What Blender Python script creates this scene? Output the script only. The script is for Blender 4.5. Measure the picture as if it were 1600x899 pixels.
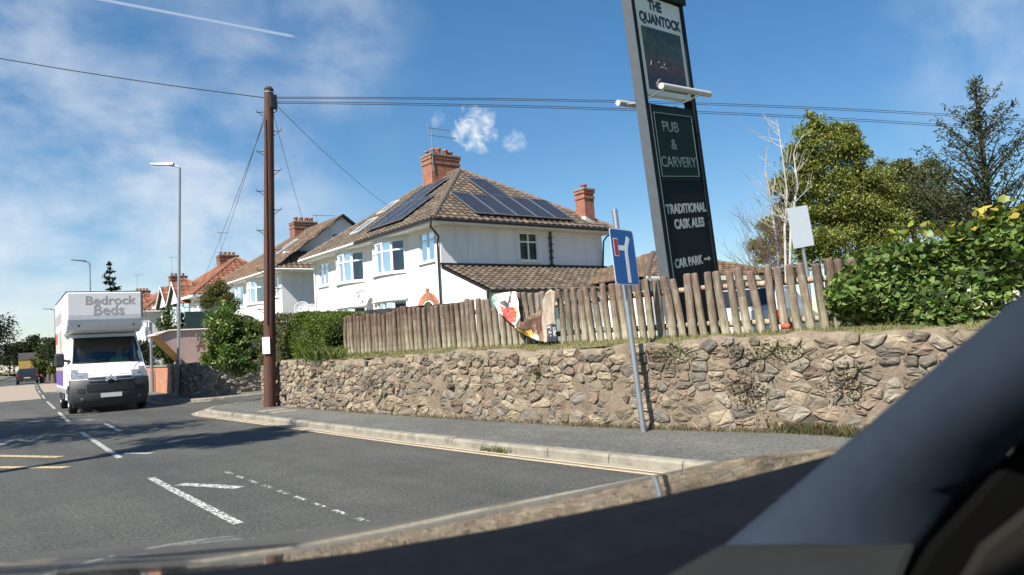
import bpy, bmesh, math, random
import numpy as np
from mathutils import Vector, Matrix
from math import sin, cos, tan, radians, pi, sqrt, atan2
R = random.Random(11)
NR = np.random.default_rng(5)
for o in list(bpy.data.objects): bpy.data.objects.remove(o)
SC = bpy.context.scene
COL = SC.collection

# ------------------------------------------------------------------ camera
# X = to the right across the road, Y = along the road, Z up (metres)
CAMH = 1.35; FPX = 1164.0; CX, CY = 800.0, 449.5
yaw, pit, rol = radians(37.7), radians(4.1), radians(3.4)
CAM = Vector((0, 0, CAMH))
fh = Vector((sin(yaw), cos(yaw), 0)); rh = Vector((cos(yaw), -sin(yaw), 0)); zz = Vector((0, 0, 1))
fw = fh*cos(pit) + zz*sin(pit); up0 = -fh*sin(pit) + zz*cos(pit)
upv = up0*cos(rol) + rh*sin(rol); rt = rh*cos(rol) - up0*sin(rol)
def ray(x, y): return fw + rt*((x-CX)/FPX) - upv*((y-CY)/FPX)
def at(x, y, d): return CAM + ray(x, y)*d
def onZ(x, y, z=0.0):
    d = ray(x, y); return CAM + d*((z-CAMH)/d.z)
def onX(x, y, p):
    d = ray(x, y); return CAM + d*(p/d.x)
def onY(x, y, a):
    d = ray(x, y); return CAM + d*(a/d.y)
def onP(x, y, p0, n):
    d = ray(x, y); return CAM + d*((Vector(p0)-CAM).dot(n)/d.dot(n))
def depth(P): return (Vector(P)-CAM).dot(fw)

cd = bpy.data.cameras.new('camera'); cam = bpy.data.objects.new('camera', cd); COL.objects.link(cam)
m = Matrix((rt, upv, -fw)).transposed().to_4x4(); m.translation = CAM; cam.matrix_world = m
cd.sensor_fit = 'HORIZONTAL'; cd.sensor_width = 36; cd.lens = 36*FPX/1600
cd.clip_start = 0.05; cd.clip_end = 5000
cd.dof.use_dof = True; cd.dof.focus_distance = 16; cd.dof.aperture_fstop = 6.0
SC.camera = cam

# ------------------------------------------------------------------ light
SUN_EL = radians(46); SUN_AZ = Vector((-1.0, -0.27, 0)).normalized()
sd = Vector((SUN_AZ.x*cos(SUN_EL), SUN_AZ.y*cos(SUN_EL), sin(SUN_EL)))
sl = bpy.data.lights.new('sun', 'SUN'); sl.energy = 5.0; sl.angle = radians(0.53); sl.color = (1, .94, .85)
so = bpy.data.objects.new('sun', sl); COL.objects.link(so)
so.rotation_euler = sd.to_track_quat('Z', 'Y').to_euler(); so.location = sd*80
SC.view_settings.view_transform = 'Standard'; SC.view_settings.look = 'None'
SC.view_settings.gamma = 1; SC.view_settings.exposure = 0.86
SC.view_settings.use_curve_mapping = False

W = bpy.data.worlds.new('World'); SC.world = W; W.use_nodes = True
nt = W.node_tree; nt.nodes.clear()
def wn(t, **k):
    n = nt.nodes.new(t)
    for a, b in k.items(): setattr(n, a, b)
    return n
wl = nt.links.new
def wmath(op, a, b=None, c=None, clamp=False):
    n = wn('ShaderNodeMath', operation=op, use_clamp=clamp)
    for i, s in enumerate((a, b, c)):
        if s is None: continue
        if isinstance(s, (int, float)): n.inputs[i].default_value = s
        else: wl(s, n.inputs[i])
    return n.outputs[0]
def wdot(v, d):
    n = wn('ShaderNodeVectorMath', operation='DOT_PRODUCT'); wl(v, n.inputs[0]); n.inputs[1].default_value = d
    return n.outputs['Value']
def wstep(v, lo, hi):
    n = wn('ShaderNodeMapRange', interpolation_type='SMOOTHSTEP'); wl(v, n.inputs[0])
    n.inputs[1].default_value = lo; n.inputs[2].default_value = hi
    return n.outputs[0]
sky = wn('ShaderNodeTexSky', sky_type='NISHITA'); sky.sun_disc = False
sky.sun_elevation = SUN_EL; sky.sun_rotation = atan2(SUN_AZ.x, SUN_AZ.y)
sky.altitude = 30; sky.air_density = 1.0; sky.dust_density = 0.1; sky.ozone_density = 2.6
tc = wn('ShaderNodeTexCoord'); dirv = tc.outputs['Generated']
sep = wn('ShaderNodeSeparateXYZ'); wl(dirv, sep.inputs[0])
zc = wmath('MAXIMUM', sep.outputs[2], 0.04)
comb = wn('ShaderNodeCombineXYZ'); wl(wmath('DIVIDE', sep.outputs[0], zc), comb.inputs[0]); wl(wmath('DIVIDE', sep.outputs[1], zc), comb.inputs[1])
def wnoise(scale, rot, stretch, detail=6, rough=.6, dist=0.0, vec=None):
    mp = wn('ShaderNodeMapping'); mp.inputs['Rotation'].default_value = (0, 0, rot); mp.inputs['Scale'].default_value = (stretch, 1, 1)
    wl(vec or comb.outputs[0], mp.inputs[0])
    n = wn('ShaderNodeTexNoise'); n.inputs['Scale'].default_value = scale; n.inputs['Detail'].default_value = detail
    n.inputs['Roughness'].default_value = rough; n.inputs['Distortion'].default_value = dist
    wl(mp.outputs[0], n.inputs['Vector']); return n.outputs['Fac']
def blob(px, py, r0, r1):                      # soft round mask about a direction of the sky
    d = ray(px, py).normalized()
    return wstep(wdot(dirv, tuple(d)), cos(r1), cos(r0))
# thin cirrus over the road end of the sky, and a wisp to the right
c_fine = wnoise(13, radians(25), 0.6, 7, .56, .15, vec=dirv)
c_big = wnoise(3.4, radians(30), 0.8, 3, .5, .1, vec=dirv)
cir = wmath('MULTIPLY', wstep(c_fine, .25, .78), wstep(c_big, .27, .58))
m1 = blob(230, 120, .08, .36); m2 = blob(1560, 50, .02, .15); m3 = blob(150, 470, .05, .40)
msk = wmath('MAXIMUM', wmath('MAXIMUM', m1, m2), m3)
cirrus = wmath('MULTIPLY', wmath('MULTIPLY', cir, wmath('ADD', wmath('MULTIPLY', msk, 1.0), .02)), .75, clamp=True)
def streak(a, b, w, s0, soft=.25):              # a straight vapour streak between two directions
    d1, d2 = ray(*a).normalized(), ray(*b).normalized()
    n = d1.cross(d2).normalized(); e = (d2-d1).normalized()
    dist = wmath('ABSOLUTE', wdot(dirv, tuple(n)))
    line = wmath('SUBTRACT', 1.0, wstep(dist, w*soft, w))
    t = wdot(dirv, tuple(e)); t1, t2 = d1.dot(e), d2.dot(e)
    ends = wmath('MULTIPLY', wstep(t, t1, t1+.08*(t2-t1)+.001), wmath('SUBTRACT', 1.0, wstep(t, t2-.06*(t2-t1), t2)))
    return wmath('MULTIPLY', wmath('MULTIPLY', line, ends), s0)
trail = streak((120, -8), (468, 59), .0026, .42)
st2 = wmath('MULTIPLY', streak((30, 445), (300, 255), .028, .42, .05), wstep(c_fine, .2, .75))
st3 = wmath('MULTIPLY', streak((215, 430), (330, 270), .045, .34, .05), wstep(c_fine, .2, .75))
# small fair-weather puffs above the chimney
pn = wnoise(52, 0, 1, 6, .62, .3, vec=dirv)
def puff(px, py, r, s):
    b = blob(px, py, 0.0, r)
    return wmath('MULTIPLY', wstep(wmath('ADD', b, wmath('MULTIPLY', wmath('SUBTRACT', pn, .5), 3.6)), .30, 1.75), wmath('MULTIPLY', wstep(b, .03, .35), s))
pf = puff(742, 202, .040, 1.0)
for a in ((765, 188, .018, .6), (803, 221, .022, .5), (722, 210, .02, .6), (686, 186, .016, .35)): pf = wmath('MAXIMUM', pf, puff(*a))
cl = wmath('MAXIMUM', wmath('MAXIMUM', cirrus, trail), wmath('MAXIMUM', wmath('MAXIMUM', st2, st3), pf), clamp=True)
mix = wn('ShaderNodeMix', data_type='RGBA'); wl(cl, mix.inputs[0])
hs = wn('ShaderNodeHueSaturation'); hs.inputs['Saturation'].default_value = 1.40; hs.inputs['Value'].default_value = 1.0
gm = wn('ShaderNodeGamma'); gm.inputs[1].default_value = .84; wl(sky.outputs[0], gm.inputs[0]); wl(gm.outputs[0], hs.inputs['Color'])
wl(hs.outputs[0], mix.inputs[6]); mix.inputs[7].default_value = (5.2, 5.5, 5.8, 1)
bg = wn('ShaderNodeBackground'); bg.inputs[1].default_value = 0.094; wl(mix.outputs[2], bg.inputs[0])
wo = wn('ShaderNodeOutputWorld'); wl(bg.outputs[0], wo.inputs[0])

# ------------------------------------------------------------------ materials
def nodes(name):
    mt = bpy.data.materials.new(name); mt.use_nodes = True
    t = mt.node_tree; return mt, t, t.nodes['Principled BSDF']
def nz(t, scale, detail=4, rough=.55, coord='Object', stretch=None):
    tcn = t.nodes.new('ShaderNodeTexCoord'); n = t.nodes.new('ShaderNodeTexNoise')
    n.inputs['Scale'].default_value = scale; n.inputs['Detail'].default_value = detail; n.inputs['Roughness'].default_value = rough
    if stretch:
        mp = t.nodes.new('ShaderNodeMapping'); mp.inputs['Scale'].default_value = stretch
        t.links.new(tcn.outputs[coord], mp.inputs[0]); t.links.new(mp.outputs[0], n.inputs['Vector'])
    else: t.links.new(tcn.outputs[coord], n.inputs['Vector'])
    return n.outputs['Fac']
def ramp(t, fac, stops):
    r = t.nodes.new('ShaderNodeValToRGB'); t.links.new(fac, r.inputs[0])
    e = r.color_ramp.elements
    while len(e) < len(stops): e.new(.5)
    for q, (p, c) in zip(e, stops): q.position = p; q.color = (*c, 1)
    return r.outputs[0]
def mul(t, a, b, mode='MULTIPLY', fac=1.0):
    n = t.nodes.new('ShaderNodeMix'); n.data_type = 'RGBA'; n.blend_type = mode
    if isinstance(fac, float): n.inputs[0].default_value = fac
    else: t.links.new(fac, n.inputs[0])
    for i, s in ((6, a), (7, b)):
        if isinstance(s, tuple): n.inputs[i].default_value = (*s, 1)
        else: t.links.new(s, n.inputs[i])
    return n.outputs[2]
def bump(t, b, h, strength, dist=.02):
    n = t.nodes.new('ShaderNodeBump'); n.inputs['Strength'].default_value = strength; n.inputs['Distance'].default_value = dist
    t.links.new(h, n.inputs['Height']); t.links.new(n.outputs[0], b.inputs['Normal'])
MAT = {}
def M(name, base=(.5, .5, .5), rough=.8, var=.18, scale=6, bs=0, bscale=60, metal=0, spec=.5, attr=False, coat=0, stretch=None):
    if name in MAT: return MAT[name]
    mt, t, b = nodes(name)
    b.inputs['Roughness'].default_value = rough; b.inputs['Metallic'].default_value = metal
    b.inputs['Specular IOR Level'].default_value = spec
    if coat: b.inputs['Coat Weight'].default_value = coat; b.inputs['Coat Roughness'].default_value = .04
    c = ramp(t, nz(t, scale, 5, .6, stretch=stretch), [(.25, tuple(x*(1-var) for x in base)), (.75, tuple(min(1, x*(1+var)) for x in base))])
    if attr:
        a = t.nodes.new('ShaderNodeAttribute'); a.attribute_name = 'Col'
        c = mul(t, c, a.outputs['Color'])
    t.links.new(c, b.inputs['Base Color'])
    if bs: bump(t, b, nz(t, bscale, 5, .65, stretch=stretch), bs)
    MAT[name] = mt; return mt

def make_special():
    # asphalt with pale aggregate and long worn patches
    for nm, base, agg in (('asphalt', .074, .28), ('pavement_asphalt', .122, .12)):
        mt, t, b = nodes(nm); b.inputs['Roughness'].default_value = .82; b.inputs['Specular IOR Level'].default_value = .35
        big = nz(t, .35, 5, .6); fine = nz(t, 34, 4, .75); mid = nz(t, 3.2, 6, .65)
        c1 = ramp(t, fine, [(.36, (base*.45, base*.46, base*.45)), (.52, (base, base*1.02, base*.94)), (.63, (base*1.5, base*1.48, base*1.38)), (.68, (base*1.5+agg*.45, base*1.3+agg*.35, base*1.2+agg*.32))])
        c2 = ramp(t, big, [(.3, (.82, .84, .84)), (.7, (1.22, 1.20, 1.14))])
        trk = nz(t, 1.1, 5, .6, stretch=(1, .05, 1)); c4 = ramp(t, trk, [(.32, (.80, .81, .82)), (.5, (1, 1, 1)), (.68, (1.18, 1.17, 1.14))])
        c3 = ramp(t, mid, [(.3, (.86, .86, .87)), (.7, (1.14, 1.13, 1.1))])
        cc_ = mul(t, mul(t, mul(t, c1, c2), c3), c4); t.links.new(cc_, b.inputs['Base Color']); bump(t, b, fine, .55, .012); MAT[nm] = mt
    # worn road paint: the paint is broken up where it is rubbed off
    for nm, col, lo in (('white_paint', (.62, .62, .58), .49), ('worn_paint', (.66, .66, .62), .53), ('yellow_paint', (.55, .42, .22), .44), ('pale_yellow_paint', (.62, .50, .33), .40)):
        mt, t, b = nodes(nm); b.inputs['Roughness'].default_value = .75
        n = nz(t, 26, 6, .8)
        t.links.new(ramp(t, nz(t, 7, 4), [(.3, tuple(x*.8 for x in col)), (.7, col)]), b.inputs['Base Color'])
        tr = t.nodes.new('ShaderNodeBsdfTransparent'); ms = t.nodes.new('ShaderNodeMixShader')
        r = ramp(t, n, [(lo-.03, (0, 0, 0)), (lo+.03, (1, 1, 1))])
        t.links.new(r, ms.inputs[0]); t.links.new(tr.outputs[0], ms.inputs[1]); t.links.new(b.outputs[0], ms.inputs[2])
        t.links.new(ms.outputs[0], t.nodes['Material Output'].inputs[0]); MAT[nm] = mt
    # stone, mortar
    mt, t, b = nodes('stone'); b.inputs['Roughness'].default_value = .9; b.inputs['Specular IOR Level'].default_value = .25
    a = t.nodes.new('ShaderNodeAttribute'); a.attribute_name = 'Col'
    n1 = nz(t, 9, 7, .7); n2 = nz(t, 45, 5, .7)
    c = mul(t, a.outputs['Color'], ramp(t, n1, [(.28, (.62, .60, .58)), (.5, (1, .98, .95)), (.74, (1.3, 1.25, 1.16))]))
    c = mul(t, c, ramp(t, n2, [(.3, (.8, .8, .8)), (.7, (1.15, 1.15, 1.15))]))
    t.links.new(c, b.inputs['Base Color']); bump(t, b, n1, .8, .05); MAT['stone'] = mt
    mt, t, b = nodes('mortar'); b.inputs['Roughness'].default_value = .95; b.inputs['Specular IOR Level'].default_value = .2
    n1 = nz(t, 3.0, 7, .7); n2 = nz(t, 30, 6, .75)
    c = ramp(t, n1, [(.3, (.15, .115, .085)), (.5, (.235, .185, .135)), (.68, (.29, .24, .18))])
    c = mul(t, c, ramp(t, n2, [(.25, (.7, .7, .7)), (.7, (1.2, 1.2, 1.2))]))
    t.links.new(c, b.inputs['Base Color']); bump(t, b, n2, .8, .03); MAT['mortar'] = mt
    # pebble-dashed white render
    mt, t, b = nodes('render'); b.inputs['Roughness'].default_value = .92; b.inputs['Specular IOR Level'].default_value = .2
    c = ramp(t, nz(t, .9, 6, .65), [(.25, (.70, .70, .685)), (.7, (.81, .81, .79))])
    st = nz(t, 1.4, 5, .6, stretch=(1.6, 1.6, .18))
    c = mul(t, c, ramp(t, st, [(.30, (.86, .85, .82)), (.5, (1, 1, 1))]))
    t.links.new(c, b.inputs['Base Color']); bump(t, b, nz(t, 26, 3, .6), .55, .03); MAT['render'] = mt
    # brick
    for nm, c1, c2 in (('brick', (.34, .115, .065), (.24, .075, .045)), ('brick_dark', (.22, .075, .05), (.15, .055, .04)), ('brick_orange', (.50, .20, .10), (.40, .15, .08))):
        mt, t, b = nodes(nm); b.inputs['Roughness'].default_value = .9
        tcn = t.nodes.new('ShaderNodeTexCoord'); sp = t.nodes.new('ShaderNodeSeparateXYZ'); cb = t.nodes.new('ShaderNodeCombineXYZ')
        ad = t.nodes.new('ShaderNodeMath'); ad.operation = 'ADD'
        t.links.new(tcn.outputs['Object'], sp.inputs[0]); t.links.new(sp.outputs[0], ad.inputs[0]); t.links.new(sp.outputs[1], ad.inputs[1])
        t.links.new(ad.outputs[0], cb.inputs[0]); t.links.new(sp.outputs[2], cb.inputs[1])
        br = t.nodes.new('ShaderNodeTexBrick'); br.inputs['Scale'].default_value = 1; br.inputs['Brick Width'].default_value = .225
        br.inputs['Row Height'].default_value = .075; br.inputs['Mortar Size'].default_value = .007
        br.inputs['Color1'].default_value = (*c1, 1); br.inputs['Color2'].default_value = (*c2, 1); br.inputs['Mortar'].default_value = (.33, .27, .21, 1)
        t.links.new(cb.outputs[0], br.inputs['Vector'])
        c = mul(t, br.outputs[0], ramp(t, nz(t, 4, 5), [(.25, (.7, .7, .7)), (.75, (1.2, 1.15, 1.1))]))
        t.links.new(c, b.inputs['Base Color']); MAT[nm] = mt
    # roof tiles: colour per tile, lichen
    for nm, c0, lich in (('tile', (1, 1, 1), .45), ('tile_red', (1, 1, 1), .2)):
        mt, t, b = nodes(nm); b.inputs['Roughness'].default_value = .92; b.inputs['Specular IOR Level'].default_value = .2
        a = t.nodes.new('ShaderNodeAttribute'); a.attribute_name = 'Col'
        c = mul(t, a.outputs['Color'], ramp(t, nz(t, 3, 6, .7), [(.28, (.6, .6, .6)), (.72, (1.3, 1.27, 1.2))]))
        l = ramp(t, nz(t, .8, 8, .75), [(.56, (0, 0, 0)), (.70, (lich, lich, lich))])
        bw = t.nodes.new('ShaderNodeRGBToBW'); t.links.new(l, bw.inputs[0])
        c = mul(t, c, (.27, .16, .06), 'MIX', bw.outputs[0])
        l2 = ramp(t, nz(t, 5, 6, .8), [(.62, (0, 0, 0)), (.70, (.5, .5, .5))]); bw2 = t.nodes.new('ShaderNodeRGBToBW'); t.links.new(l2, bw2.inputs[0])
        c = mul(t, c, (.34, .32, .25), 'MIX', bw2.outputs[0])
        t.links.new(c, b.inputs['Base Color']); bump(t, b, nz(t, 30, 4), .4, .02); MAT[nm] = mt
    # leaves: diffuse + translucent, colour per leaf
    for nm, gloss in (('leaf', .12), ('glossy_leaf', .30)):
        mt, t, b = nodes(nm); b.inputs['Roughness'].default_value = .45 if gloss > .2 else .6; b.inputs['Specular IOR Level'].default_value = gloss*1.6
        a = t.nodes.new('ShaderNodeAttribute'); a.attribute_name = 'Col'
        t.links.new(a.outputs['Color'], b.inputs['Base Color'])
        tl = t.nodes.new('ShaderNodeBsdfTranslucent'); t.links.new(mul(t, a.outputs['Color'], (1.25, 1.35, .55)), tl.inputs['Color'])
        ms = t.nodes.new('ShaderNodeMixShader'); ms.inputs[0].default_value = .30
        t.links.new(b.outputs[0], ms.inputs[1]); t.links.new(tl.outputs[0], ms.inputs[2]); t.links.new(ms.outputs[0], t.nodes['Material Output'].inputs[0]); MAT[nm] = mt
    # panes: see-through and mirror-like
    for nm, tint, g in (('glass', (.62, .66, .68), .03), ('van_glass', (.66, .70, .70), .04)):
        mt, t, b = nodes(nm); t.nodes.remove(b)
        tr = t.nodes.new('ShaderNodeBsdfTransparent'); tr.inputs[0].default_value = (*tint, 1)
        gl = t.nodes.new('ShaderNodeBsdfGlossy'); gl.inputs['Roughness'].default_value = .02; gl.inputs['Color'].default_value = (.95, .97, 1, 1)
        fr = t.nodes.new('ShaderNodeFresnel'); fr.inputs[0].default_value = 1.5
        ad = t.nodes.new('ShaderNodeMath'); ad.operation = 'ADD'; ad.use_clamp = True; ad.inputs[1].default_value = g; t.links.new(fr.outputs[0], ad.inputs[0])
        ms = t.nodes.new('ShaderNodeMixShader'); t.links.new(ad.outputs[0], ms.inputs[0]); t.links.new(tr.outputs[0], ms.inputs[1]); t.links.new(gl.outputs[0], ms.inputs[2])
        t.links.new(ms.outputs[0], t.nodes['Material Output'].inputs[0]); MAT[nm] = mt
    # solar cells: dark blue squares with pale corner diamonds (object coordinates in metres, x and y in the panel)
    mt, t, b = nodes('solar_cell'); b.inputs['Roughness'].default_value = .35; b.inputs['Specular IOR Level'].default_value = .10
    tcn = t.nodes.new('ShaderNodeTexCoord'); sp = t.nodes.new('ShaderNodeSeparateXYZ'); t.links.new(tcn.outputs['Object'], sp.inputs[0])
    def frac_abs(s):
        d = t.nodes.new('ShaderNodeMath'); d.operation = 'DIVIDE'; t.links.new(s, d.inputs[0]); d.inputs[1].default_value = .16
        f = t.nodes.new('ShaderNodeMath'); f.operation = 'FRACT'; t.links.new(d.outputs[0], f.inputs[0])
        g = t.nodes.new('ShaderNodeMath'); g.operation = 'SUBTRACT'; t.links.new(f.outputs[0], g.inputs[0]); g.inputs[1].default_value = .5
        h = t.nodes.new('ShaderNodeMath'); h.operation = 'ABSOLUTE'; t.links.new(g.outputs[0], h.inputs[0]); return h.outputs[0]
    ax, ay = frac_abs(sp.outputs[0]), frac_abs(sp.outputs[1])
    sm = t.nodes.new('ShaderNodeMath'); sm.operation = 'ADD'; t.links.new(ax, sm.inputs[0]); t.links.new(ay, sm.inputs[1])
    mx = t.nodes.new('ShaderNodeMath'); mx.operation = 'MAXIMUM'; t.links.new(ax, mx.inputs[0]); t.links.new(ay, mx.inputs[1])
    dia = t.nodes.new('ShaderNodeMath'); dia.operation = 'GREATER_THAN'; t.links.new(sm.outputs[0], dia.inputs[0]); dia.inputs[1].default_value = .86
    ln = t.nodes.new('ShaderNodeMath'); ln.operation = 'GREATER_THAN'; t.links.new(mx.outputs[0], ln.inputs[0]); ln.inputs[1].default_value = .492
    mm = t.nodes.new('ShaderNodeMath'); mm.operation = 'MAXIMUM'; t.links.new(dia.outputs[0], mm.inputs[0]); t.links.new(ln.outputs[0], mm.inputs[1])
    t.links.new(mul(t, (.006, .009, .022), (.42, .45, .48), 'MIX', mm.outputs[0]), b.inputs['Base Color']); MAT['solar_cell'] = mt
make_special()

# ------------------------------------------------------------------ mesh helpers
class MB:
    def __init__(s): s.v = []; s.f = []; s.m = []; s.c = []; s.sm = []
    def add(s, vs, fs, m=0, col=None, smooth=False, T=None):
        o = len(s.v)
        s.v += [tuple(T @ Vector(v)) for v in vs] if T else [tuple(v) for v in vs]
        for f in fs: s.f.append([i+o for i in f]); s.m.append(m); s.c.append(col or (1, 1, 1)); s.sm.append(smooth)
        return s
    def box(s, x0, x1, y0, y1, z0, z1, m=0, col=None, T=None):
        v = [(x, y, z) for z in (z0, z1) for x, y in ((x0, y0), (x1, y0), (x1, y1), (x0, y1))]
        return s.add(v, [(3, 2, 1, 0), (4, 5, 6, 7), (0, 1, 5, 4), (1, 2, 6, 5), (2, 3, 7, 6), (3, 0, 4, 7)], m, col, False, T)
    def quad(s, a, b, c, d, m=0, col=None): return s.add([a, b, c, d], [(0, 1, 2, 3)], m, col)
    def tube(s, pts, rad, n=8, m=0, col=None, caps=True, smooth=True, T=None):
        pts = [Vector(p) for p in pts]; N = len(pts)
        if isinstance(rad, (int, float)): rad = [rad]*N
        vs, fs = [], []
        ref = None
        for i, p in enumerate(pts):
            d = (pts[min(i+1, N-1)]-pts[max(i-1, 0)]).normalized()
            if ref is None: ref = Vector((1, 0, 0)) if abs(d.x) < .9 else Vector((0, 1, 0))
            a = (ref - d*ref.dot(d)).normalized(); b = d.cross(a); ref = a
            for k in range(n):
                t = 2*pi*k/n; vs.append(p + (a*cos(t)+b*sin(t))*rad[i])
        for i in range(N-1):
            for k in range(n): fs.append((i*n+k, i*n+(k+1) % n, (i+1)*n+(k+1) % n, (i+1)*n+k))
        s.add(vs, fs, m, col, smooth, T)
        if caps: s.add(vs[:n], [tuple(reversed(range(n)))], m, col, False, T); s.add(vs[-n:], [tuple(range(n))], m, col, False, T)
        return s
    def prism(s, poly, d, m=0, col=None, T=None):          # poly: list of 3D points (planar, ccw seen from +d side), d: extrusion vector
        n = len(poly); d = Vector(d); a = [Vector(p) for p in poly]; b = [p+d for p in a]
        return s.add(a+b, [tuple(reversed(range(n))), tuple(range(n, 2*n))]+[(i, (i+1) % n, n+(i+1) % n, n+i) for i in range(n)], m, col, False, T)
    def grid(s, rows, m=0, col=None, smooth=True, closed=False, flip=False):  # rows of points
        n = len(rows[0]); vs = [p for r in rows for p in r]; fs = []
        for i in range(len(rows)-1):
            for k in range(n if closed else n-1):
                q = (i*n+k, i*n+(k+1) % n, (i+1)*n+(k+1) % n, (i+1)*n+k)
                fs.append(tuple(reversed(q)) if flip else q)
        return s.add(vs, fs, m, col, smooth)
    def lathe(s, prof, n=16, m=0, T=None, col=None):        # prof: (r, z)
        rows = [[(r*cos(2*pi*k/n), r*sin(2*pi*k/n), z) for k in range(n)] for r, z in prof]
        vs = [p for r in rows for p in r]; fs = []
        for i in range(len(rows)-1):
            for k in range(n): fs.append((i*n+k, i*n+(k+1) % n, (i+1)*n+(k+1) % n, (i+1)*n+k))
        return s.add(vs, fs, m, col, True, T)
    def mesh(s, name, mats, attr=False):
        me = bpy.data.meshes.new(name); me.from_pydata(s.v, [], s.f)
        for x in (mats if isinstance(mats, (list, tuple)) else [mats]): me.materials.append(MAT[x] if isinstance(x, str) else x)
        me.polygons.foreach_set('material_index', s.m); me.polygons.foreach_set('use_smooth', s.sm)
        if attr:
            ca = me.color_attributes.new('Col', 'FLOAT_COLOR', 'CORNER'); arr = []
            for f, c in zip(s.f, s.c): arr += [c[0], c[1], c[2], 1.0]*len(f)
            ca.data.foreach_set('color', arr)
        me.update(); return me
    def build(s, name, mats, parent=None, attr=False, bevel=0, kind=None, label=None):
        return place(s.mesh(name, mats, attr), name, parent, bevel, kind, label)
def place(me, name, parent=None, bevel=0, kind=None, label=None):
    o = bpy.data.objects.new(name, me); COL.objects.link(o)
    if parent: o.parent = parent
    if bevel:
        b = o.modifiers.new('bevel', 'BEVEL'); b.width = bevel; b.segments = 2; b.limit_method = 'ANGLE'; b.angle_limit = radians(40)
    if kind: o['kind'] = kind
    if label: o['label'] = label
    return o
def tag(o, label, cat, group=None, kind=None):
    o['label'] = label
    if cat: o['category'] = cat
    if group: o['group'] = group
    if kind: o['kind'] = kind
    return o
def thing(name, label, cat, loc=(0, 0, 0), rot=(0, 0, 0), group=None):
    o = bpy.data.objects.new(name, None); COL.objects.link(o); o.empty_display_size = .2
    o.location = loc; o.rotation_euler = rot; return tag(o, label, cat, group)
def structure(o): o['kind'] = 'structure'; return o
def copy_tree(o, parent=None):
    c = o.copy(); COL.objects.link(c); c.parent = parent
    for ch in list(o.children): copy_tree(ch, c)
    return c
def lerp_tab(tab, x):
    if x <= tab[0][0]: return tab[0][1]+(x-tab[0][0])*(tab[1][1]-tab[0][1])/(tab[1][0]-tab[0][0])
    for (a, b), (c, d) in zip(tab, tab[1:]):
        if x <= c: return b+(d-b)*(x-a)/(c-a)
    (a, b), (c, d) = tab[-2:]; return d+(x-c)*(d-b)/(c-a)
def smooth_tab(tab, x): return (lerp_tab(tab, x-1.2)+lerp_tab(tab, x-.6)+lerp_tab(tab, x)+lerp_tab(tab, x+.6)+lerp_tab(tab, x+1.2))/5
def text_mesh(s, size, mat, bold=0.0, extrude=.002, sx=1.0, sy=1.0, align='CENTER', spacing=1.0):
    cu = bpy.data.curves.new('lettering', 'FONT'); cu.body = s; cu.size = size; cu.extrude = extrude; cu.offset = bold
    cu.align_x = align; cu.align_y = 'CENTER'; cu.resolution_u = 3; cu.space_character = spacing; cu.space_line = .95
    ob = bpy.data.objects.new('lettering', cu); COL.objects.link(ob); dg = bpy.context.evaluated_depsgraph_get()
    me = bpy.data.meshes.new_from_object(ob.evaluated_get(dg)); bpy.data.objects.remove(ob); bpy.data.curves.remove(cu)
    me.transform(Matrix.Diagonal((sx, sy, 1, 1))); me.materials.clear(); me.materials.append(MAT[mat]); me.name = 'lettering'
    return me
def frame_mat(o, ex, ey, ez):
    m = Matrix((Vector(ex), Vector(ey), Vector(ez))).transposed().to_4x4(); m.translation = Vector(o); return m

# leaves as one mesh; pos (n,3), size (n,), col (n,3)
def leaf_mesh(name, pos, size, col, mat='leaf', aspect=.55, up=.35, rng=NR, droop=None, big=False):
    n = len(pos); pos = np.asarray(pos, float)
    nrm = rng.normal(size=(n, 3)); nrm[:, 2] = np.abs(nrm[:, 2])+up; nrm /= np.linalg.norm(nrm, axis=1)[:, None]
    d = rng.normal(size=(n, 3))
    if droop is not None: d = d*.6+np.array([0, 0, droop])
    d -= nrm*np.sum(d*nrm, axis=1)[:, None]; d /= np.linalg.norm(d, axis=1)[:, None]+1e-9
    s = np.cross(nrm, d); L = np.asarray(size)[:, None]
    if big:   # rounded leaf folded along the midrib
        tpl = [(-.5, 0, 0), (-.28, .42, .10), (.15, .40, .08), (.55, 0, -.06), (.15, -.40, .08), (-.28, -.42, .10)]
        V = np.stack([pos+L*(d*a+s*b*aspect*1.6+nrm*c) for a, b, c in tpl], 1).reshape(-1, 3); k = 6
        F = np.array([[0, 3, 2, 1], [0, 5, 4, 3]]); F = (np.arange(n)[:, None, None]*k+F[None]).reshape(-1, 4); fpl = 2
    else:
        tpl = [(-.5, 0), (0, .5), (.5, 0), (0, -.5)]
        V = np.stack([pos+L*(d*a+s*b*aspect+(nrm*.08 if b else 0)) for a, b in tpl], 1).reshape(-1, 3); k = 4
        F = np.arange(n*4).reshape(-1, 4); fpl = 1
    me = bpy.data.meshes.new(name)
    me.vertices.add(len(V)); me.vertices.foreach_set('co', V.astype(np.float32).ravel())
    me.loops.add(F.size); me.loops.foreach_set('vertex_index', F.astype(np.int32).ravel())
    me.polygons.add(len(F)); me.polygons.foreach_set('loop_start', np.arange(0, F.size, 4, dtype=np.int32))
    me.update(calc_edges=True)
    ca = me.color_attributes.new('Col', 'FLOAT_COLOR', 'CORNER')
    cc = np.repeat(np.concatenate([np.asarray(col), np.ones((n, 1))], 1), 4*fpl, axis=0)
    ca.data.foreach_set('color', cc.astype(np.float32).ravel())
    me.materials.append(MAT[mat]); me.validate(); return me
def leaf_cols(n, base, var=.25, accents=()):
    b = np.asarray(base)[None]*(1+NR.normal(0, var, (n, 1)))
    b = b*(1+NR.normal(0, .10, (n, 3)))
    for frac, c in accents:
        k = NR.random(n) < frac; b[k] = np.asarray(c)*(1+NR.normal(0, .15, (k.sum(), 1)))
    return np.clip(b, .004, .9)
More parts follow.
